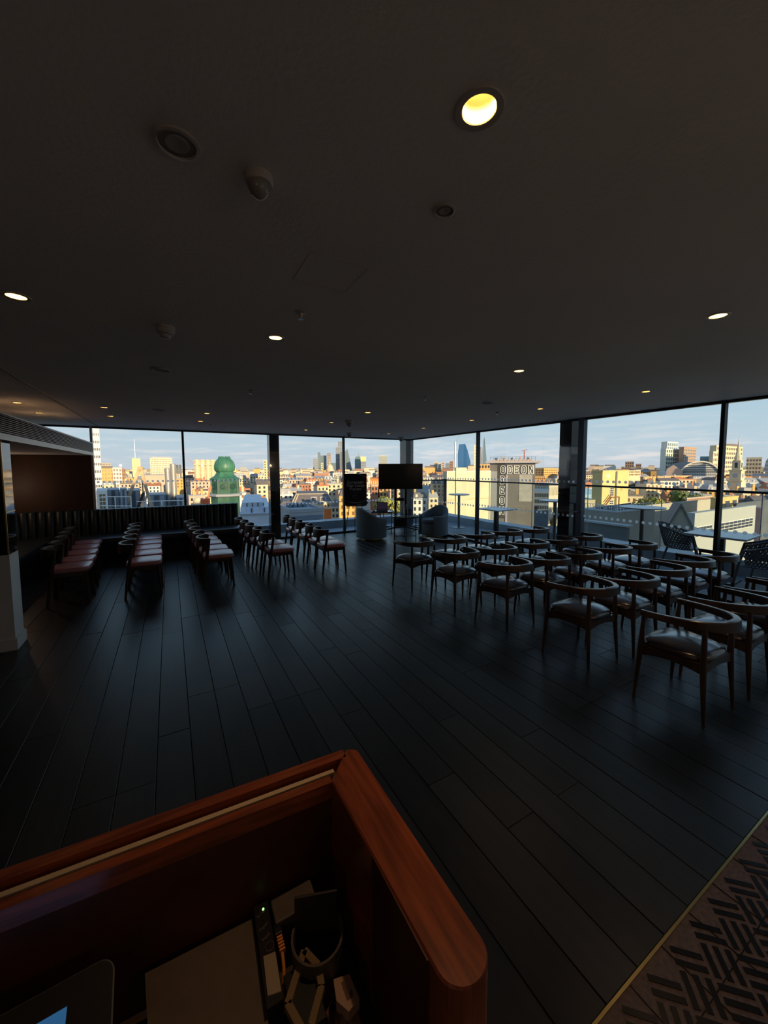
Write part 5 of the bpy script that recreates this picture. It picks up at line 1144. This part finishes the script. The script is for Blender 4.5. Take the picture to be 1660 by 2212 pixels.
# beige fly tower and the big lettered tower
t = compound('building', 'large sunlit blank beige auditorium wall behind the terrace', 'building', [('flyA', 'blank_wall', C_BEIGE, 0, 0, None, 0, 0), ('flyB', 'raised_block', C_BEIGE, 0, 0, None, 0, 0)]); x, y, rz, w_, d_, z0, z1 = CITY['flyA']; y0 = y - d_ / 2
MB().box(x - w_ / 2 - 0.1, x + w_ / 2, y0 - 0.12, y0 + 0.4, z1, z1 + 0.25).build('coping', C_WHITE, t); MB().box(x - w_ / 2, x + w_ / 2, y0 - 0.06, y0, z1 - 10.3, z1 - 10.1).build('string_course', C_OCHRE, t)
tower('golden', 'golden stone block behind the blank beige wall', C_OCHRE, 4, 1, hz=3)
x, y, rz, w_, d_, z0, z1 = CITY['odeon']; h_ = z1 - z0
od = thing('cinema_tower', 'grey cinema tower with white outlined ODEON lettering in two directions', 'tower', (x, y, z0), rz); y0 = -d_ / 2; m_let = cm('white letter outline', (0.80, 0.76, 0.68), 0.5, emit=(0.9, 0.85, 0.75), estr=0.12)  # letter outlines also given a faint glow so they stand out
MB().box(-w_ / 2, w_ / 2, y0, d_ / 2, 0, h_ - 1.6).build('shaft', C_TOWER, od)
MB().box(-w_ / 2 - 1.6, w_ / 2 + 1.9, y0 - 1.6, d_ / 2 + 1, h_ - 1.7, h_ - 0.85).build('cornice', cm('pale cornice', (0.42, 0.37, 0.36)), od)
MB().box(-w_ / 2 + 0.9, w_ / 2 - 0.9, y0 + 1, d_ / 2 - 1, h_ - 0.85, h_ - 0.3).build('roof_slab', C_PINK, od)
rr = MB()
for i in range(13): rr.bar((-w_ / 2 + i * w_ / 12, y0 + 0.6, h_ - 0.85), (-w_ / 2 + i * w_ / 12, y0 + 0.6, h_ + 0.8), 0.10, 0.10)
rr.bar((-w_ / 2, y0 + 0.6, h_ + 0.8), (w_ / 2, y0 + 0.6, h_ + 0.8), 0.10, 0.10); rr.bar((-w_ / 2, y0 + 0.6, h_ + 0.2), (w_ / 2, y0 + 0.6, h_ + 0.2), 0.08, 0.08); rr.build('roof_railing', C_DARK, od)
ae = MB(); ae.bar((w_ * 0.26, y0 + 2, h_ - 0.8), (w_ * 0.26, y0 + 2, h_ + 3.2), 0.4, 0.4); ae.bar((w_ * 0.20, y0 + 2, h_ + 3.2), (w_ * 0.32, y0 + 2, h_ + 3.6), 0.2, 0.2); ae.build('aerial', cm('rust red', (0.35, 0.10, 0.07)), od)
for i in range(5): MB().cbox(-w_ * 0.4 + i * 3.1, -w_ * 0.4 + i * 3.1 + 0.9, y0 + 2, y0 + 4, h_ - 0.3, h_ + 0.5 + 0.3 * (i % 2), 0.06).build('rooftop_unit', C_PINK if i % 2 else C_DARK, od)
MB().box(-w_ * 0.135, -w_ * 0.09, y0 - 0.25, y0, 0, h_ - 6.3).build('vertical_fin', cm('lilac fin', (0.36, 0.33, 0.40)), od)
MB().box(-w_ / 2, -w_ * 0.33, y0 - 0.12, y0, 0, h_ - 5.0).build('side_strip', cm('pale grey strip', (0.30, 0.30, 0.30)), od)
MB().box(w_ * 0.16, w_ * 0.44, y0 - 0.1, y0, h_ - 17, h_ - 6.2).build('pale_panel', cm('pale tower panel', (0.36, 0.34, 0.30), var=0.15, vscale=0.5), od)
LW, LH, TK = 1.85, 3.3, 0.15
def letter(ch, cx, cz):
    def P(*q): return [(cx + (a - 0.5) * LW, cz + (b - 0.5) * LH) for a, b in q]
    c = 0.28; k = 0.2
    outer = P((c, 0), (1 - c, 0), (1, k), (1, 1 - k), (1 - c, 1), (c, 1), (0, 1 - k), (0, k)); inner = P((0.40, 0.22), (0.60, 0.22), (0.68, 0.28), (0.68, 0.72), (0.60, 0.78), (0.40, 0.78), (0.32, 0.72), (0.32, 0.28))
    loops = {'O': [outer, inner], 'D': [P((0, 0), (1 - c, 0), (1, k), (1, 1 - k), (1 - c, 1), (0, 1)), P((0.32, 0.22), (0.60, 0.22), (0.68, 0.28), (0.68, 0.72), (0.60, 0.78), (0.32, 0.78))],
             'E': [P((0, 0), (0.95, 0), (0.95, 0.22), (0.32, 0.22), (0.32, 0.40), (0.80, 0.40), (0.80, 0.60), (0.32, 0.60), (0.32, 0.78), (0.95, 0.78), (0.95, 1), (0, 1))],
             'N': [P((0, 0), (0.30, 0), (0.30, 0.50), (0.66, 0), (1, 0), (1, 1), (0.70, 1), (0.70, 0.50), (0.34, 1), (0, 1))]}[ch]
    mb = MB()
    for lp_ in loops:
        for i in range(len(lp_)):
            a, b2 = lp_[i], lp_[(i + 1) % len(lp_)]; mb.bar((a[0], y0 - 0.30, a[1]), (b2[0], y0 - 0.30, b2[1]), TK * 1.4, TK)
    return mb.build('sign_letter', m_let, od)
lx = [-w_ * 0.204 + i * w_ * 0.153 for i in range(5)]
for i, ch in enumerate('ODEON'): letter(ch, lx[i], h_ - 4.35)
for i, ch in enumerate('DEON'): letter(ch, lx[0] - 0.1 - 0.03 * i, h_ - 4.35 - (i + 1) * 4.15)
MB().box(lx[0] - 1.9, lx[0] + 1.55, y0 - 0.16, y0, h_ - 24, h_ - 2.2).build('sign_back', cm('sign backing', (0.07, 0.067, 0.064), 0.4), od)
# between lettered tower and black column
tower('gold2', 'golden stone palace block with corner tower right of the lettered tower', C_OCHRE, 7, 4, 4, C_WINO, hz=13, parapet=0.8); tower('gold3', 'lower golden terrace right of the lettered tower', C_OCHRE, 6, 2, hz=6, wm=C_WINO)
t, w_, d_, h_ = tower('glassroof', 'pale curved-roof block beside the black column', cm('pale ribbed wall', (0.52, 0.47, 0.36)), 8, 1, 6, cm('tan rib', (0.30, 0.27, 0.20)), 0.4, 0.8, hz=6); MB().cbox(-w_ / 2 - 0.5, w_ / 2, -d_ / 2 - 0.5, d_ / 2, h_, h_ + 1.6, 0.6).build('curved_roof', C_LEAD, t)
tower('blueglass', 'dark blue glazed office below the curved roof', C_BLUEGREY, 9, 3, 0, C_WIN, 0.7, 0.6, hz=9)
# right-hand windows
t, w_, d_, h_ = tower('beige', 'sunlit ochre block with fire stairs and shaded left flank', cm('warm beige brick', (0.66, 0.47, 0.20), var=0.08, vscale=0.3), parapet=0.2)
K = w_ / 15.77
MB().box(-0.35 * K, 0.45 * K, -d_ / 2 - 0.25 * K, -d_ / 2, h_ - 12 * K, h_ + 0.1).build('downpipe_strip', C_TOWER, t)
for i in range(2):
    for j in range(2): f_ = MB().box((-3.3 + 1.1 * i) * K, (-2.4 + 1.1 * i) * K, -d_ / 2 - 0.1 * K, -d_ / 2 + 0.05, h_ - (8.3 + 5 * j) * K, h_ - (4.6 + 5 * j) * K).build('window', C_WHITE, t); tag(win_grid(0.8 * K, 3.5 * K, 2, 5, 0.7, 0.75, h_ - (4.7 + 5 * j) * K, -d_ / 2 - 0.1 * K, d=0.06 * K).build('panes', C_WIN, f_, loc=((-2.85 + 1.1 * i) * K, 0, 0)), kind='stuff')
sm_ = cm('rust stair', (0.22, 0.09, 0.05))
for a, b2 in (((-3.6, 8.6), (-1.0, 8.6)), ((-3.6, 8.6), (-6.8, 11.0)), ((-6.8, 11.0), (-8.0, 11.0)), ((-1.0, 8.6), (0.9, 8.6)), ((0.9, 8.6), (0.9, 13)), ((-3.6, 7.6), (-6.8, 10.0))): MB().bar((a[0] * K, -d_ / 2 - 0.8 * K, h_ - a[1] * K), (b2[0] * K, -d_ / 2 - 0.8 * K, h_ - b2[1] * K), 0.25 * K, 0.3 * K).build('stair_rail', sm_, t)
MB().box(3.2 * K, 4.2 * K, -d_ / 2 - 0.06, -d_ / 2 + 0.05, h_ - 6.6 * K, h_ - 5.0 * K).build('vent', C_OCHRE, t)
x, y, rz, w_, d_, z0, z1 = CITY['bluebox']; t = thing('plant_unit', 'blue glazed rooftop plant room beside the door frame', 'cabinet', (x, y, z0), rz); MB().box(-w_ / 2, w_ / 2, -d_ / 2, d_ / 2, -3, z1 - z0).build('casing', cm('sky blue panel', (0.20, 0.36, 0.58), 0.3), t)
for i in range(3): MB().box(-w_ / 2 + i * w_ / 3 + 0.04, -w_ / 2 + (i + 1) * w_ / 3 - 0.04, -d_ / 2 - 0.04, -d_ / 2, 0.1, (z1 - z0) * 0.48).build('panel', cm('pale blue panel', (0.36, 0.50, 0.66), 0.3), t)
tower('paleparapet', 'pale buff parapet block below the blue plant room', cm('buff parapet', (0.50, 0.44, 0.30)), parapet=0.1)
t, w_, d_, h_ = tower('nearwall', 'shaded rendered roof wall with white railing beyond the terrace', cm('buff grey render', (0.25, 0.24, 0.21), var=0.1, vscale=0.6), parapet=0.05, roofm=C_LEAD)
for i in range(14): MB().bar((-w_ / 2 + 0.1 + 0.13 * (i % 2), -d_ / 2 + 0.05 + i * d_ / 14, h_ + 0.05), (-w_ / 2 + 0.1, -d_ / 2 + 0.05 + i * d_ / 14, h_ + 0.42), 0.025, 0.025).build('rail_post', C_WHITE, t)
for i in range(12): MB().bar((-w_ / 2 + 0.15 + i * w_ / 12, -d_ / 2 + 0.1, h_ + 0.05), (-w_ / 2 + 0.15 + i * w_ / 12, -d_ / 2 + 0.1, h_ + 0.40), 0.025, 0.025).build('rail_post', C_WHITE, t)
MB().bar((-w_ / 2 + 0.1, -d_ / 2 + 0.1, h_ + 0.41), (w_ / 2, -d_ / 2 + 0.1, h_ + 0.41), 0.03, 0.03).build('rail', C_WHITE, t); MB().bar((-w_ / 2 + 0.1, -d_ / 2 + 0.1, h_ + 0.41), (-w_ / 2 + 0.1, d_ / 2, h_ + 0.41), 0.03, 0.03).build('rail', C_WHITE, t)
for i in range(5): MB().tube([(-w_ / 2 + 0.5 + 0.05 * i, -d_ / 2 + 0.5 + i * 0.32, h_ + 0.12), (w_ / 2 - 0.2, -d_ / 2 + 0.5 + i * 0.32, h_ + 0.14 + 0.1 * (i % 2))], 0.06, 8).build('duct', C_DARK if i % 2 else C_LEAD, t)
x, y, rz, w_, d_, z0, z1 = CITY['darklow']; t = thing('building', 'low dark parapet wall just below the terrace edge', 'building', (x, y, z0), 0); MB().box(-w_ / 2, w_ / 2, -d_ / 2, d_ / 2, 0, z1 - z0 - 0.06).build('walls', C_DARK, t); MB().box(-w_ / 2 - 0.08, w_ / 2 + 0.08, -d_ / 2 - 0.08, d_ / 2, z1 - z0 - 0.06, z1 - z0).build('coping', C_LEAD, t)
sky_t('fb1', 'far red brown tower pair, taller one on the right horizon', C_BROWN, 4, 6); sky_t('fb2', 'far red brown tower pair, shorter one on the right horizon', C_BROWN, 3, 5); sky_t('fb3', 'dark low block below the far red brown towers', C_DARK, 0, 0); sky_t('fb4', 'small far brown tower left of the red brown pair', C_BROWN, 0, 0)
tower('creamlong', 'long cream terrace behind the ochre block', C_CREAM, 26, 2, 0, hz=7, wm=C_WINO, fw=0.4)
W_T = cm('white frame tower', (0.74, 0.70, 0.58)); compound('skyscraper', 'tall stepped white framed tower on the right skyline', 'skyscraper', [('whitegrid', 'upper_shaft', W_T, 5, 10, C_GLASSG, 0.68, 0.7), ('whitegrid2', 'lower_shaft', W_T, 6, 9, C_GLASSG, 0.66, 0.7)])
sky_t('browngrid', 'bronze framed tower right of the white framed one', cm('bronze frame', (0.40, 0.26, 0.18)), 7, 12, C_GLASSG, 0.6, 0.6, parapet=1.5)
m_gbw = cm('grey brown window', (0.14, 0.11, 0.09), 0.3)
t = compound('building', 'broad cream tower slab behind the steeple', 'building', [('bigcream', 'main_slab', C_CREAM, 14, 9, m_gbw, 0.45, 0.5), ('bigcream2', 'left_shoulder', C_CREAM, 6, 7, m_gbw, 0.45, 0.5)]); x, y, rz, w_, d_, z0, z1 = CITY['bigcream']
MB().prism_y([(-w_ * 0.2, z1), (w_ * 0.45, z1), (w_ * 0.4, z1 + 3.2), (0.1 * w_, z1 + 4), (-w_ * 0.15, z1 + 3.2)], -d_ / 2, d_ / 2).build('curved_roof', C_SLATE, t, loc=(x, y, 0))
sky_t('darkglass', 'dark teal glass block left of the broad cream tower', cm('teal glass', (0.13, 0.26, 0.30), 0.2), 4, 5, m_gl)
# arched station offices
ab = thing('arched_building', 'station offices under a wide white arch with glazed bands', 'building', CITY['archbody'][:2] + (G0,), CITY['archbody'][2]); w_, d_ = CITY['archbody'][3:5]; h_ = CITY['archbody'][6] - G0; y0 = -d_ / 2
MB().box(-w_ / 2, w_ / 2, y0, d_ / 2, 0, h_).build('body', C_WHITE, ab)
R = 23.5; cxA = w_ * 0.10; zA = h_ - 9
prof = [(cxA + R * math.cos(a), zA + R * math.sin(a)) for a in [math.radians(22 + 136 * k / 28) for k in range(29)]]
MB().prism_y(prof, y0 + 1.0, d_ / 2).build('vault', C_SLATE, ab)
am = MB()
for k in range(28): a, b2 = prof[k], prof[k + 1]; am.bar((a[0], y0 - 0.2, a[1]), (b2[0], y0 - 0.2, b2[1]), 2.6, 1.7)
am.build('arch_rib', cm('white arch', (0.78, 0.70, 0.56), 0.5), ab)
for k in range(5):
    z = zA + R * math.sin(math.radians(22)) + 0.8 + k * 2.5
    if z - zA < R - 1.5:
        hw = math.sqrt(R * R - (z - zA) ** 2) - 1.0; MB().box(cxA - hw, cxA + hw, y0 + 0.4, y0 + 1.2, z, z + 1.1).build('glazing_band', C_WIN, ab); MB().box(cxA - hw, cxA + hw, y0 + 0.2, y0 + 1.2, z + 1.1, z + 2.3).build('spandrel_band', C_WHITE, ab)
for k in range(3): tag(win_grid(w_ * 0.96, 1.3, 26, 1, 0.75, 0.9, h_ - 0.8 - k * 3.0, y0, d=0.2).build('window_band', C_WIN, ab), kind='stuff')
x, y, rz, w_, d_, z0, z1 = CITY['archgable']; t = thing('building', 'pinkish gabled hall left of the white arch', 'building', (x, y, z0), rz); MB().prism_y([(-w_ / 2, 0), (w_ * 0.7, 0), (w_ * 0.7, (z1 - z0) * 0.78), (0.0, (z1 - z0)), (-w_ / 2, (z1 - z0) * 0.84)], -d_ / 2, d_ / 2).build('hall', C_PINK, t)
t, w_, d_, h_ = tower('hotel', 'long orange stone hotel range below the arch', cm('orange stone', (0.60, 0.36, 0.18), var=0.1, vscale=0.3), 26, 4, 0, C_WINO, 0.4, 0.5, hz=15, parapet=0.6)
t, w_, d_, h_ = tower('slate', 'grey slate-roofed range before the hotel', C_BLUEGREY, 24, 3, 0, C_WIN, 0.45, 0.5, hz=11); MB().prism_y([(-w_ / 2, h_), (w_ / 2, h_), (w_ / 2 - 3, h_ + 3.4), (-w_ / 2 + 3, h_ + 3.4)], -d_ / 2, d_ / 2).build('slate_roof', C_SLATE, t)
# steeple
st_ = thing('church_steeple', 'pale stone church steeple with clock stage and tall spire', 'steeple', CITY['steeple'][:2] + (G0,), 0.0); hw = 3.7; zt = 34.5; m_st = cm('portland stone', (0.60, 0.50, 0.33), var=0.12, vscale=0.4)
MB().box(-hw, hw, -hw, hw, 0, zt - 9).build('tower_stage', m_st, st_); MB().box(-hw - 0.5, hw + 0.5, -hw - 0.5, hw + 0.5, zt - 9, zt - 8.2).build('cornice', m_st, st_)
MB().box(-hw * 0.86, hw * 0.86, -hw * 0.86, hw * 0.86, zt - 8.2, zt - 1.5).build('clock_stage', m_st, st_); MB().box(-hw, hw, -hw, hw, zt - 1.5, zt - 0.7).build('cornice', m_st, st_)
for rz_, nm in ((0, 'y'), (1, 'x')):
    o = MB().lathe([(1.5, 0), (1.5, 0.25), (0.01, 0.27)], 20).build('clock_face', cm('clock dial', (0.30, 0.33, 0.36), 0.4), st_, loc=(0, -hw * 0.86, zt - 4.8) if rz_ == 0 else (-hw * 0.86, 0, zt - 4.8)); o.rotation_euler = (PI / 2, 0, 0 if rz_ == 0 else -PI / 2)
MB().box(-hw * 0.62, hw * 0.62, -hw * 0.62, hw * 0.62, zt - 0.7, zt + 5.6).build('belfry', m_st, st_)
for s in (-1, 1):
    MB().box(-0.8, 0.8, s * hw * 0.62 - 0.15, s * hw * 0.62 + 0.15, zt + 0.6, zt + 4.2).build('belfry_opening', C_WIN, st_); MB().box(s * hw * 0.62 - 0.15, s * hw * 0.62 + 0.15, -0.8, 0.8, zt + 0.6, zt + 4.2).build('belfry_opening', C_WIN, st_)
MB().lathe([(2.5, zt + 5.6), (2.7, zt + 6.2), (1.9, zt + 6.4), (1.7, zt + 9.2), (1.5, zt + 9.4), (0.9, zt + 14.0), (0.45, zt + 18.0), (0.12, zt + 21.5)], 8).build('spire', m_st, st_); MB().box(-0.9, 0.9, -0.12, 0.12, zt + 20.4, zt + 20.8).build('vane', C_LEAD, st_); MB().lathe([(0.1, zt + 21), (0.1, zt + 22.5)], 6).build('finial', C_LEAD, st_)
sky_t('rcream', 'cream gridded tower at the right end of the skyline', C_CREAM, 5, 9, cm('grey brown window', (0.14, 0.11, 0.09), 0.3)); wedge('rglass', 'curved glass tower cut by the right picture edge', C_STEEL, [(-0.5, 0), (0.6, 0), (0.6, 1.1), (0.1, 1.05), (-0.3, 0.85), (-0.48, 0.5)], 10); tower('rfill', 'grey office block right of the steeple', C_GREY, 6, 3, hz=10)
# near lower right
t, w_, d_, h_ = tower('whitelow', 'white modern block with long strip windows below the terrace', cm('white modern render', (0.36, 0.37, 0.35)))
for f0, f1, nk in ((-0.48, -0.257, 5), (-0.129, 0.436, 8)):
    f_ = MB().box(f0 * w_, f1 * w_, -d_ / 2 - 0.08, -d_ / 2 + 0.02, h_ - 2.75, h_ - 1.55).build('strip_window', C_WHITE, t)
    for k in range(nk):
        for j in range(3): MB().box(w_ * (f0 + (f1 - f0) * (k + 0.05) / nk), w_ * (f0 + (f1 - f0) * (k + 0.95) / nk), -d_ / 2 - 0.1, -d_ / 2 - 0.07, h_ - 2.68 + j * 0.37, h_ - 2.38 + j * 0.37).build('pane', C_WIN, f_)
gh = thing('building', 'small house with pale pointed gable beyond the lattice chair', 'building', (31.6, 12.9, G0), math.radians(-58)); 
MB().prism_y([(-0.7, 0), (0.75, 0), (0.75, 31.4), (0.0, 33.05), (-0.7, 31.4)], -0.1, 2.2).build('gable_walls', cm('buff gable', (0.36, 0.33, 0.27)), gh)
MB().bar((-0.85, 1.0, 31.15), (0.0, 1.0, 33.15), 2.5, 0.10).build('roof_slope', C_SLATE, gh); MB().bar((0.9, 1.0, 31.15), (0.0, 1.0, 33.15), 2.5, 0.10).build('roof_slope', C_SLATE, gh)
tower('yellowbrick', 'yellow stock brick block with signs behind the white modern block', C_YEL, 3, 2, hz=4, parapet=0.2); tower('darkslate', 'dark slate-clad block behind the white modern block', C_DARK, parapet=0.15)
tower('brickpar', 'brown brick parapet block left of the steeple foot', C_BROWN, 0, 0, parapet=0.3, roofm=C_PINK); tower('greypar', 'long grey roof parapet beyond the lattice chair', cm('warm grey parapet', (0.42, 0.38, 0.31)), parapet=0.2); tower('purplebrick', 'narrow purple brick pier at the right edge', cm('purple brick', (0.20, 0.14, 0.16)))
# trees
def tree(label, x, y, z, rx, rz_, col, n=900, seed=1):
    t = thing('tree', label, 'tree', (x, y, G0)); rr = random.Random(seed); mb = MB(); H_ = z - G0
    cl = [(Vector((rr.uniform(-0.6, 0.6) * rx, rr.uniform(-0.6, 0.6) * rx, H_ + rr.uniform(-0.5, 0.5) * rz_)), rr.uniform(0.32, 0.5)) for _ in range(9)]
    for k in range(n):
        c, cr_ = rr.choice(cl); d = Vector((rr.gauss(0, 1), rr.gauss(0, 1), rr.gauss(0, 1))).normalized()
        P = c + Vector((d.x * rx * cr_, d.y * rx * cr_, d.z * rz_ * cr_ * 1.2)) * rr.uniform(0.7, 1.0); s = rx * 0.085 * rr.uniform(0.6, 1.3)
        a = d.cross(Vector((rr.gauss(0, 1), rr.gauss(0, 1), 1))).normalized() * s; b2 = d.cross(a).normalized() * s
        mb.add([P - a, P - b2 * 0.6, P + a, P + b2 * 0.6], [(0, 1, 2, 3)])
    tag(mb.build('foliage', cm('leaf ' + label, col, 0.8, var=0.35, vscale=0.8), t, fix=False), kind='stuff')
    MB().tube([(0, 0, 0), (0, 0, H_ - rz_ * 0.3)], [rx * 0.07, rx * 0.04], 8).build('trunk', C_BROWN, t)
tree('broad yellow green tree beyond the laptop', 61.7, 107.5, -10.2, 6.0, 3.0, (0.26, 0.27, 0.06), 1500, 3); tree('large green tree left of the steeple', 204, 83, -13.2, 8.5, 5.6, (0.13, 0.17, 0.05), 1300, 4); tree('small golden green tree before the red and white shopfronts', 181, 85.2, -14.3, 6.5, 3.6, (0.22, 0.22, 0.05), 900, 5); tree('dark tree behind the ochre block', 357, 180, -17, 9.0, 5.0, (0.07, 0.10, 0.06), 800, 6)
tree('small round tree among the cream rooftops', 88, 285, -20, 5.5, 4.0, (0.20, 0.22, 0.05), 700, 7); tree('green tree near the narrow black column rooftops', 74, 300, -21, 5.0, 4.0, (0.18, 0.20, 0.05), 700, 8)

# ------------------------------------------------------------------ rooftops between the landmarks
rc = random.Random(21)
WALLS = [(C_CREAM, 'cream stone'), (C_WHITE, 'white rendered'), (C_BRICK, 'red brick'), (C_OCHRE, 'ochre brick'), (C_CREAM, 'cream stone'), (C_PINK, 'pinkish stone'), (C_CREAM, 'cream stone'), (C_WHITE, 'white rendered')]
ROOFS = [(C_SLATE, 'slate'), (C_LEAD, 'lead grey'), (C_TERRA, 'terracotta'), (C_SLATE, 'slate'), (C_GREY, 'flat grey')]
def blocked(az, D):
    px = 830 + 816 * math.tan(az - yaw)
    for a, b2, lim in ((190, 400, 430), (400, 530, 250), (600, 750, 262), (530, 600, 200), (795, 875, 262), (940, 1060, 230), (1050, 1165, 300), (1165, 1260, 250), (1260, 1365, 170), (1365, 1450, 240), (1450, 1700, 230)):
        if a <= px < b2 and D < lim: return True
    return False
def hits(x, y, r):
    for (cx, cy, rz_, w_, d_, z0, z1) in CITY.values():
        if math.hypot(cx - x, cy - y) < r + 0.5 * math.hypot(w_, d_) * 0.8: return True
    return math.hypot(17.6 - x, 149.5 - y) < r + 7 or math.hypot(350 - x, 110 - y) < r + 6
FILL = []
def roof_geo(kind, w_, d_, h_, rh):
    mb = MB()
    if kind == 0:      # gable along x
        mb.add([(-w_ / 2 - .3, -d_ / 2 - .3, h_), (w_ / 2 + .3, -d_ / 2 - .3, h_), (w_ / 2 + .3, d_ / 2 + .3, h_), (-w_ / 2 - .3, d_ / 2 + .3, h_), (-w_ / 2 - .3, 0, h_ + rh), (w_ / 2 + .3, 0, h_ + rh)], [(0, 1, 5, 4), (2, 3, 4, 5), (1, 2, 5), (3, 0, 4), (3, 2, 1, 0)])
    elif kind == 1:    # mansard
        k = rh * 0.45; mb.add([(-w_ / 2, -d_ / 2, h_), (w_ / 2, -d_ / 2, h_), (w_ / 2, d_ / 2, h_), (-w_ / 2, d_ / 2, h_), (-w_ / 2 + k, -d_ / 2 + k, h_ + rh), (w_ / 2 - k, -d_ / 2 + k, h_ + rh), (w_ / 2 - k, d_ / 2 - k, h_ + rh), (-w_ / 2 + k, d_ / 2 - k, h_ + rh)], [(0, 1, 5, 4), (1, 2, 6, 5), (2, 3, 7, 6), (3, 0, 4, 7), (4, 5, 6, 7), (3, 2, 1, 0)])
    else:              # flat with parapet and plant box
        mb.box(-w_ / 2 - .2, w_ / 2 + .2, -d_ / 2 - .2, d_ / 2 + .2, h_ - .1, h_ + 0.7); mb.box(-w_ * .2, w_ * .15, -d_ * .15, d_ * .25, h_ + .7, h_ + .7 + rh * 0.6)
    return mb
D = 185.0; nfill = 0
while D < 820:
    wid = max(11.0, 0.045 * D); step = wid * 1.12 / D; az = -0.33 + rc.uniform(0, step)
    while az < 1.36:
        a = az + rc.uniform(-0.2, 0.2) * step; Dd = D * rc.uniform(0.96, 1.05); az += step
        if blocked(a, Dd) or rc.random() < 0.05: continue
        wv = wid * rc.uniform(0.66, 0.94); dv = wid * rc.uniform(0.6, 0.9); zt = rc.uniform(-21, -11) + min(5.0, (Dd - 185) / 110.0); h_ = zt - G0
        if hits(Dd * math.sin(a), Dd * math.cos(a), 0.45 * wv): continue
        (wm, wn), (rm, rn) = rc.choice(WALLS), rc.choice(ROOFS); kind = rc.choice([0, 1, 1, 2, 2]); 
        band_ = 'nearer' if Dd < 330 else ('middle' if Dd < 520 else 'farther')
        t = thing('town_building', '%s building with %s roof, %s rooftops' % (wn, rn, band_), 'building', (Dd * math.sin(a), Dd * math.cos(a), G0), -a * 0.55 + rc.uniform(-0.15, 0.15), '%s rooftops outside the windows' % band_)
        MB().box(-wv / 2, wv / 2, -dv / 2, dv / 2, 0, h_).build('walls', wm, t)
        rh = rc.uniform(2.2, 4.4); roof_geo(kind, wv, dv, h_, rh).build('roof', rm, t)
        tag(win_grid(wv * 0.94, 9.6, max(3, int(wv / 3.0)), 3, 0.42, 0.55, h_ - 0.5, -dv / 2, d=0.12).build('windows', C_WIN if rc.random() < 0.6 else C_WINO, t, fix=False), kind='stuff')
        if kind == 1:
            dm = MB(); nd = max(2, int(wv / 4))
            for i in range(nd): cx = -wv * 0.42 + (i + 0.5) * wv * 0.84 / nd; dm.box(cx - 0.55, cx + 0.55, -dv / 2 + 0.25, -dv / 2 + 1.8, h_ + 0.4, h_ + 1.9)
            tag(dm.build('dormers', C_WHITE, t, fix=False), kind='stuff')
        for i in range(rc.randint(1, 3)):
            cx = rc.uniform(-0.4, 0.4) * wv; cy = rc.uniform(-0.2, 0.3) * dv; MB().box(cx - 0.7, cx + 0.7, cy - 0.4, cy + 0.4, h_, h_ + rh + rc.uniform(0.6, 1.8)).build('chimney', rc.choice([C_BRICK, C_CREAM, C_OCHRE]), t, fix=False)
        nfill += 1; FILL.append((a, t))
    D *= 1.16
# beyond that the roofs are too small to tell apart
far = {}
D = 900.0
while D < 3600:
    wid = 0.034 * D; step = wid * 0.95 / D; az = -0.36
    while az < 1.40:
        a = az + rc.uniform(-0.3, 0.3) * step; az += step; Dd = D * rc.uniform(0.95, 1.06)
        m = rc.choice([C_CREAM, C_WHITE, C_BRICK, C_PINK, C_OCHRE, C_GREY, C_CREAM]); zt = rc.uniform(-16, -3) + (rc.uniform(3, 14) if rc.random() < 0.12 else 0)
        w_ = wid * rc.uniform(0.35, 0.9); d_ = wid * 0.4; x, y = Dd * math.sin(a), Dd * math.cos(a); ca, sa = math.cos(-a), math.sin(-a)
        if hits(x, y, 0.55 * w_): continue
        q = [(x + ca * i * w_ / 2 - sa * j * d_ / 2, y + sa * i * w_ / 2 + ca * j * d_ / 2) for i, j in ((-1, -1), (1, -1), (1, 1), (-1, 1))]
        far.setdefault(m.name, (MB(), m))[0].prism(q, G0, zt)
        if rc.random() < 0.6: far.setdefault(C_SLATE.name, (MB(), C_SLATE))[0].prism([(x + (u - x) * 0.8, y + (v - y) * 0.8) for u, v in q], zt, zt + rc.uniform(1.5, 4))
    D *= 1.13
allm = MB(); fmats = []; fidx = []
for nm, (mb, m) in far.items():
    allm.add(mb.v, mb.f); fidx += [len(fmats)] * len(mb.f); fmats.append(m)
fo = allm.build('distant_rooftops', None, fix=False)
for m in fmats: fo.data.materials.append(m)
fo.data.polygons.foreach_set('material_index', fidx)
tag(fo, 'mass of tiny rooftops stretching along the horizon', 'rooftops', None, 'stuff')
# buildings that look alike are told apart by their order from the left
from collections import defaultdict
same = defaultdict(list)
for a, t in FILL: same[t['label']].append((a, t))
for lb, q in same.items():
    if len(q) > 1:
        q.sort(key=lambda u: u[0])
        for k, (a, t) in enumerate(q): t['label'] = '%s, %s of its like from left' % (lb, ORD[k] if k < 10 else '%dth' % (k + 1))
# low wooded hills on the horizon
hm = MB(); vs = []; nH = 90
for k in range(nH + 1):
    a = -0.5 + 2.0 * k / nH; r = 5200; hgt = -8 + 14 * math.sin(k * 0.31) ** 2 + 9 * math.sin(k * 0.13 + 1) ; vs += [(r * math.sin(a), r * math.cos(a), G0), (r * math.sin(a), r * math.cos(a), max(-4, hgt)), ((r + 500) * math.sin(a), (r + 500) * math.cos(a), G0)]
fs = []
for k in range(nH):
    b = 3 * k; fs += [(b, b + 3, b + 4, b + 1), (b + 1, b + 4, b + 5, b + 2)]
tag(hm.add(vs, fs).build('hills', cm('distant hill', (0.20, 0.22, 0.24)), fix=False), kind='structure')
